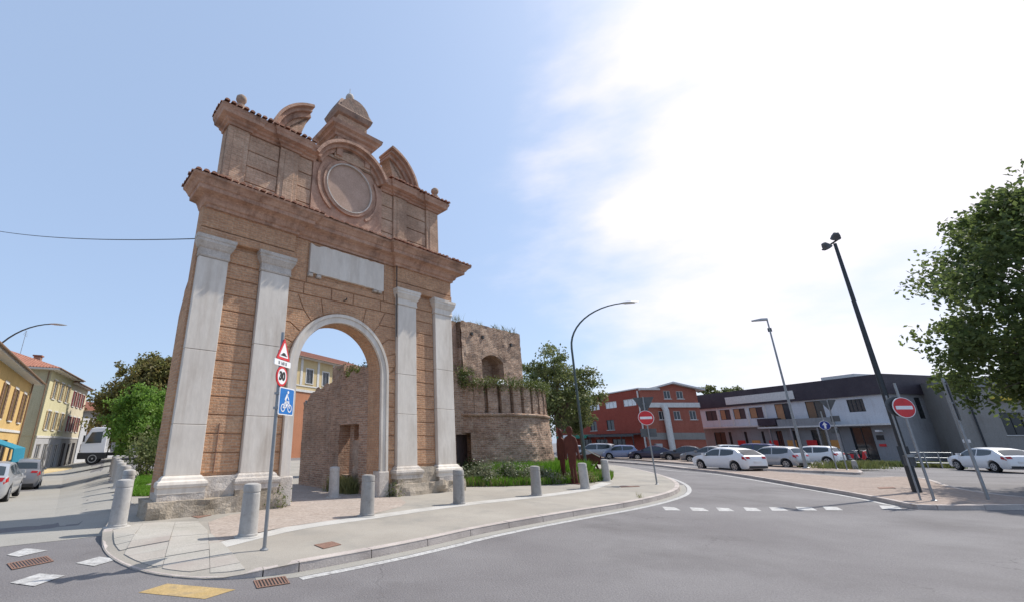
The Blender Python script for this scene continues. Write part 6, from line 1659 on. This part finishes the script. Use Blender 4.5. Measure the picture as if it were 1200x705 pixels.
# ---- right: red building, left wing
HR = 1.315
def far_at(x, y, z): return at_z(x, y, z)
cL = far_at(748, 455, 8.65); azL = -9.3 + 180; WL = 24.0
org = cL - dirp(azL) * WL
hu = []; xr = [WL - .9 - 3.0 * k for k in range(6)]
hu = [(WL - 3.6 - 4.3 * k, WL - .9 - 4.3 * k, 6.55, 7.5) for k in range(5)]
hm = [(WL - 8.2 - 4.4 * k, WL - 6.4 - 4.4 * k, 3.5, 4.9) for k in range(4)]
hb = [(WL - 7.4 - 4.2 * k, WL - 4.4 - 4.2 * k, 0.0, 2.2) for k in range(4)]
b = Building('red_building', 'dark red brick building wing with strip windows and green awning', (org.x, org.y, 0), azL, WL, 4, 8.65, 'red_brick', hu + hm + hb, z0=-.2)
for h in hu: b.window(h, 'trim_white', 'lens', bars=2, sill=False)
for h in hm: b.window(h, 'dark_metal', 'pane')
for h in hb: b.window(h, 'dark_metal', 'glass', bars=2, sill=False)
b.box('parapet_cap', 'trim_white', -.1, WL + .1, -.12, 4, 8.652, 8.8)
mb = MB(); mb.prism_x([(0, 2.95), (-1.6, 2.7), (-1.6, 2.35), (-1.5, 2.35), (-1.5, 2.6), (0, 2.8)], 3.0, 12.5); mb.obj('awning', 'awning_green', b.o)
mb = MB(); mb.prism_x([(0, 2.95), (-1.6, 2.8), (-1.6, 2.5), (-1.5, 2.5), (-1.5, 2.7), (0, 2.8)], 13.0, WL - .4); mb.obj('canopy', 'dark_metal', b.o)
mb = MB(); mb.box(5.5, 8.5, -1.66, -1.62, 2.4, 2.9); mb.obj('sign_board', 'sign_white', b.o)
for x in (4, 8, 13.4, 17.2, 21, WL - .6):
    mb = MB(); mb.tube([(x, -1.5, 0), (x, -1.5, 2.6)], .06, 8); mb.obj('canopy_post', 'dark_metal', b.o)
mb = MB(); mb.tube([(WL - .15, -.12, 0), (WL - .15, -.12, 8.4)], .11, 8); mb.obj('downpipe', 'trim_white', b.o)
# right wing with low gable
YR = cL.y - .35; p0 = far_at(757, 460, 8.6); pw0 = Vector((p0.x, YR, 0)); d = ray(818, 470); X1 = d.x / d.y * YR
d0 = ray(752, 470); pw0.x = d0.x / d0.y * YR; WR = X1 - pw0.x
zE = zat(815, 456.5, (X1, YR)); zP = zat(790, 449, (ray(790, 470).x / ray(790, 470).y * YR, YR))
zB = zat(790, 475.5, (40, YR))
def hz(px, y0, y1, wpx):
    x = ray(px, 480).x / ray(px, 480).y * YR - pw0.x; dd = wpx / FP * 57; c_ = (40, YR)
    return (x - dd / 2, x + dd / 2, zat(px, y1, (x + pw0.x, YR)), zat(px, y0, (x + pw0.x, YR)))
hh = [hz(785, 457, 466.5, 8), hz(800, 457.5, 466.5, 8), hz(775, 481, 491, 8), hz(792.5, 481, 491, 8), hz(811, 480.5, 491, 8)]
b = Building('red_building', 'orange red brick wing with low gable and white band', (pw0.x, pw0.y, 0), 90, WR, 12, zE, 'red_brick_pale', hh, z0=-.2)
for h in hh: b.window(h, 'trim_white', 'pane', bars=1)
xp = ray(790, 470).x / ray(790, 470).y * YR - pw0.x; xg = ray(775, 470).x / ray(775, 470).y * YR - pw0.x
mb = MB(); mb.prism_y([(xg, zE - .02), (WR, zE - .02), (WR, zE + .02), (xp, zP), (xg, zE + .35)], 0.002, 12); mb.obj('gable', 'red_brick_pale', b.o)
mb = MB(); mb.prism_y([(xg - .4, zE + .3), (xp, zP + .02), (WR + .9, zE - .1), (WR + .9, zE + .12), (xp, zP + .25), (xg - .4, zE + .52)], -.6, 12.2); mb.obj('roof', 'trim_white', b.o)
b.box('parapet_band', 'trim_white', .3, WR, -.25, .02, zB - .28, zB + .32)
b.box('low_roof', 'trim_white', 0, xg - .05, -.3, 12, zE + .003, zE + .25)
b.box('stone_band', 'beige_render', 0, WR, -.08, .02, 2.1, 2.95)
xq = ray(792, 500).x / ray(792, 500).y * YR - pw0.x
mb = MB(); mb.tube([(xq - 1.3, -.3, zB), (xq - 1.2, -.5, zB - .7), (xq - 1.2, -.5, 0)], .38, 10); mb.obj('duct', 'trim_white', b.o)
b.box('vent_unit', 'lamp_head', xq - 3.2, xq - 2.4, -.45, 0, .8, 1.6)

# ---- right: white two-storey building with dark fascia
zW = 8.5
cN = at_z(1031, 437.5, zW); azW = -12.4 + 180
dl = ray(818, 470)
# length of the facade from the corner to where the photo's left end falls
u = dirp(-12.4); k_ = dl.x / dl.y; t = (cN.x - k_ * cN.y) / (k_ * u.y - u.x); WW = t
org = cN - dirp(azW) * WW
def fx(px):     # facade coordinate of a pixel column
    d = ray(px, 490); k_ = d.x / d.y; t = (cN.x - k_ * cN.y) / (k_ * u.y - u.x); return WW - t
def fz(px, py):
    t = WW - fx(px); p = cN + u * t; return zat(px, py, p)
zF = fz(1031, 461.5); zL = fz(960, 495)
def fw(a, b_, pxm, y0, y1): return (fx(a), fx(b_), fz(pxm, y1), fz(pxm, y0))
zu0, zu1 = fz(925, 492), zF - .1
hw = [(fx(a), fx(c_), zL + .9, zF - .35) for a, c_ in ((828, 841), (845, 857), (861, 875), (880, 896))] + [(fx(a), fx(c_), zL + .05, zF - .15) for a, c_ in ((911, 930), (948, 969))] + [(fx(998), fx(1018), zL + 1.0, zF - .3)]
hwg = [(fx(a), fx(c_), 0.05, zL - .75) for a, c_ in ((833, 846), (850, 853), (868, 871), (888, 891), (905, 912), (922, 932), (946, 962))] + [(fx(992), fx(1017), 0, zL - .55)]
b = Building('white_building', 'long white two storey building with dark fascia facing the car park', (org.x, org.y, 0), azW, WW, 18, zW - .05, 'white_render', hw + hwg, z0=-.2, zsplit=zL - .25, wall2='gray_render', side_mat='gray_render', far_end=True)
for i, h in enumerate(hw):
    b.window(h, 'dark_metal', 'pane', bars=(1 if i < 4 else 1 if i < 6 else 3), sill=False)
    if 0 < i < 6:
        w_ = (h[1] - h[0]); mb = MB(); mb.box(h[0] + .06, h[0] + w_ * .5, .06, .085, h[2] + .06, h[3] - .06); mb.obj('blind', 'curtain_orange' if i < 5 else 'shutter_brown', b.o)
for h in hwg: b.window(h, 'dark_metal', 'glass', sill=False)
b.box('fascia', 'dark_fascia', -.2, WW + .25, -.28, 18.2, zF, zW)
xs0, xs1 = fx(857), fx(940)
b.box('sign_panel', 'trim_white', xs0, xs1, -.36, -.285, zF + .25, zF + 1.25)
xm = fx(893)
b.box('ledge', 'trim_white', 0, xm, -.75, .02, zL - .18, zL - .02); b.box('ledge', 'trim_white', xm + .02, WW + .1, -1.1, .02, zL - .45, zL - .28)
b.box('balcony_wall', 'gray_render', fx(917), fx(985), -1.0, -.9, zL - .27, zL + .55)
b.box('canopy_box', 'dark_fascia', xm + .1, fx(915), -1.0, .02, zL - .1, zL + .75)
for px in (905, 930, 962, 985):
    b.box('post', 'grey_metal', fx(px) - .08, fx(px) + .08, -.95, -.8, 0, zL - .46)
for i, px in enumerate((863, 880, 900, 921, 944, 972)):
    x = fx(px); mb = MB(); mb.box(x - .55, x + .55, -.03, -.005, 1.1, 2.0); mb.obj('poster', 'sign_red' if i % 2 == 0 else 'orange_kerb', b.o)
for px in (842.5, 859, 877.5, 899): b.box('pilaster_strip', 'trim_white', fx(px) - .12, fx(px) + .12, -.04, .02, zL - .01, zF - .01)
# near end wall, facing the road
De = 18
zs1 = zF
mb = MB(); hs = [(3.6, 4.5, zL + .2, zF - .3), (8, 9, .5, 2.6)]
xs_ = MB(); facade(xs_, 0, De, -.2, zW - .06, hs, y=WW, rev=-.14, axis='y'); xs_.obj('end_wall', 'gray_render', b.o)
for h in hs: mb = MB(); mb.add([(WW - .1, h[0], h[2]), (WW - .1, h[1], h[2]), (WW - .1, h[1], h[3]), (WW - .1, h[0], h[3])], [(0, 1, 2, 3)]); mb.obj('window', 'glass', b.o)
b.box('wall_lamp', 'lens', fx(1025), fx(1030), -.5, -.02, zL - 1.1, zL - .9)
b.box('notice', 'sign_black', fx(1020.5), fx(1029), -.05, -.003, 2.0, 2.45); b.box('notice', 'sign_red', fx(1021), fx(1029), -.05, -.003, 1.35, 1.6)
b.box('rooftop_unit', 'trim_white', fx(945), fx(985), 4, 7, zW + .002, zW + .85)
# ---- right: low beige building further along, partly behind the tree
q0 = cN + dirp(azW - 90) * 13.0 + dirp(azW) * (-2.0)
c1 = Vector((53, 43.5, 0))
hb_ = [(3.2, 4.6, 2.4, 4.4), (10, 11, 2.4, 3.2), (12.2, 14, 2.4, 3.2), (17, 21, 2.2, 3.6)]
b = Building('beige_building', 'low beige grey building behind the leafy tree with a yellow sign', (c1.x, c1.y, 0), 112, 44, 10, 7.6, 'beige_render', hb_, z0=-.2)
for h in hb_: b.window(h, 'dark_metal', 'glass')
b.box('fascia', 'gray_render', -.1, 44.1, -.2, .02, 6.8, 7.7); b.box('canopy', 'gray_render', 6.5, 40, -2.2, .02, 4.5, 4.8)
b.box('yellow_sign', 'yellow_paint', 3.0, 6.2, -.25, -.05, 5.5, 5.9)
b.box('sign_band', 'sign_back', 6.6, 12, -2.3, -2.21, 4.35, 4.95)
mb = MB(); mb.tube([(1.4, -.15, 0), (1.4, -.15, 7.2)], .07, 8); mb.obj('downpipe', 'dark_metal', b.o)

# rail fence and hedge strip before the white building
pf0, pf1 = G(1078, 540, 0), G(1120, 541.5, 0)
pf0 = place(1072, 31.5); pf1 = place(1122, 30.5)
dv = pf1 - pf0; fn_ = thing('rail_fence', 'grey horizontal rail fence at the corner of the white building', 'fence', pf0, math.degrees(atan2(dv.x, dv.y)))
for k in range(4):
    x = dv.length * k / 3; mb = MB(); mb.tube([(x, 0, 0), (x, 0, 1.1)], .035, 8); mb.obj('post', 'grey_metal', fn_)
for z in (.35, .7, 1.05): mb = MB(); mb.tube([(0, -.03, z), (dv.length, -.03, z)], .028, 8); mb.obj('rail', 'grey_metal', fn_)
pa, pb = place(1004, 34.5), place(1120, 31.0)
mb = MB()
for k in range(4200):
    t = rng.random(); q = pa.lerp(pb, t) + Vector((rng.gauss(0, .18), rng.gauss(0, .35), 0)); blades(mb, rng, q, rng.uniform(.15, .5), .02, .35)
c = G(996, 548, .12)
for k in range(1500): q = c + Vector((rng.gauss(0, 1.0), rng.gauss(0, .5), 0)); blades(mb, rng, q, rng.uniform(.15, .55), .02, .35)
tag(stuff(mb.obj('verge_grass', 'leaf_mid')), 'rough grass along the verge before the white building', 'grass')
def moped(p, az, label, paint):
    o = thing('motor_scooter', label, 'scooter', p, az, 'scooters parked by the white building entrance')
    wm_ = MB(); wm_.lathe([(.12, -.05), (.22, -.05), (.25, -.02), (.25, .02), (.22, .05), (.12, .05)], 16); me = wm_.mesh('tyre', 'tyre')
    for x in (-.62, .62): w_ = link('wheel', me, o); w_.location = (x, 0, .25); w_.rotation_euler = (pi / 2, 0, 0)
    mb = MB(); mb.prism_y([(-.85, .45), (-.2, .28), (.3, .28), (.42, .5), (.5, .98), (.4, 1.0), (.25, .42), (-.1, .42), (-.15, .74), (-.85, .78)], -.17, .17); mb.obj('body', paint, o, bevel=.04)
    mb = MB(); mb.box(-.8, -.12, -.15, .15, .76, .86); mb.obj('seat', 'black_trim', o, bevel=.03)
    mb = MB(); mb.tube([(.62, 0, .25), (.42, 0, 1.05)], .03, 8); mb.tube([(.4, -.32, 1.08), (.42, 0, 1.05), (.4, .32, 1.08)], .02, 8); mb.obj('handlebar', 'grey_metal', o)
for px, zc, lb, pt_ in ((1000, 37.5, 'dark scooter parked left of the entrance of the white building', 'car_dark'), (1010, 38.5, 'red scooter parked right in the entrance of the white building', 'sign_red')):
    q = place(px, zc); moped(q, 170, lb, pt_)
# litter bins and boxes round the lawn: small pale post boxes near the bollard row
bpy.context.view_layer.update()
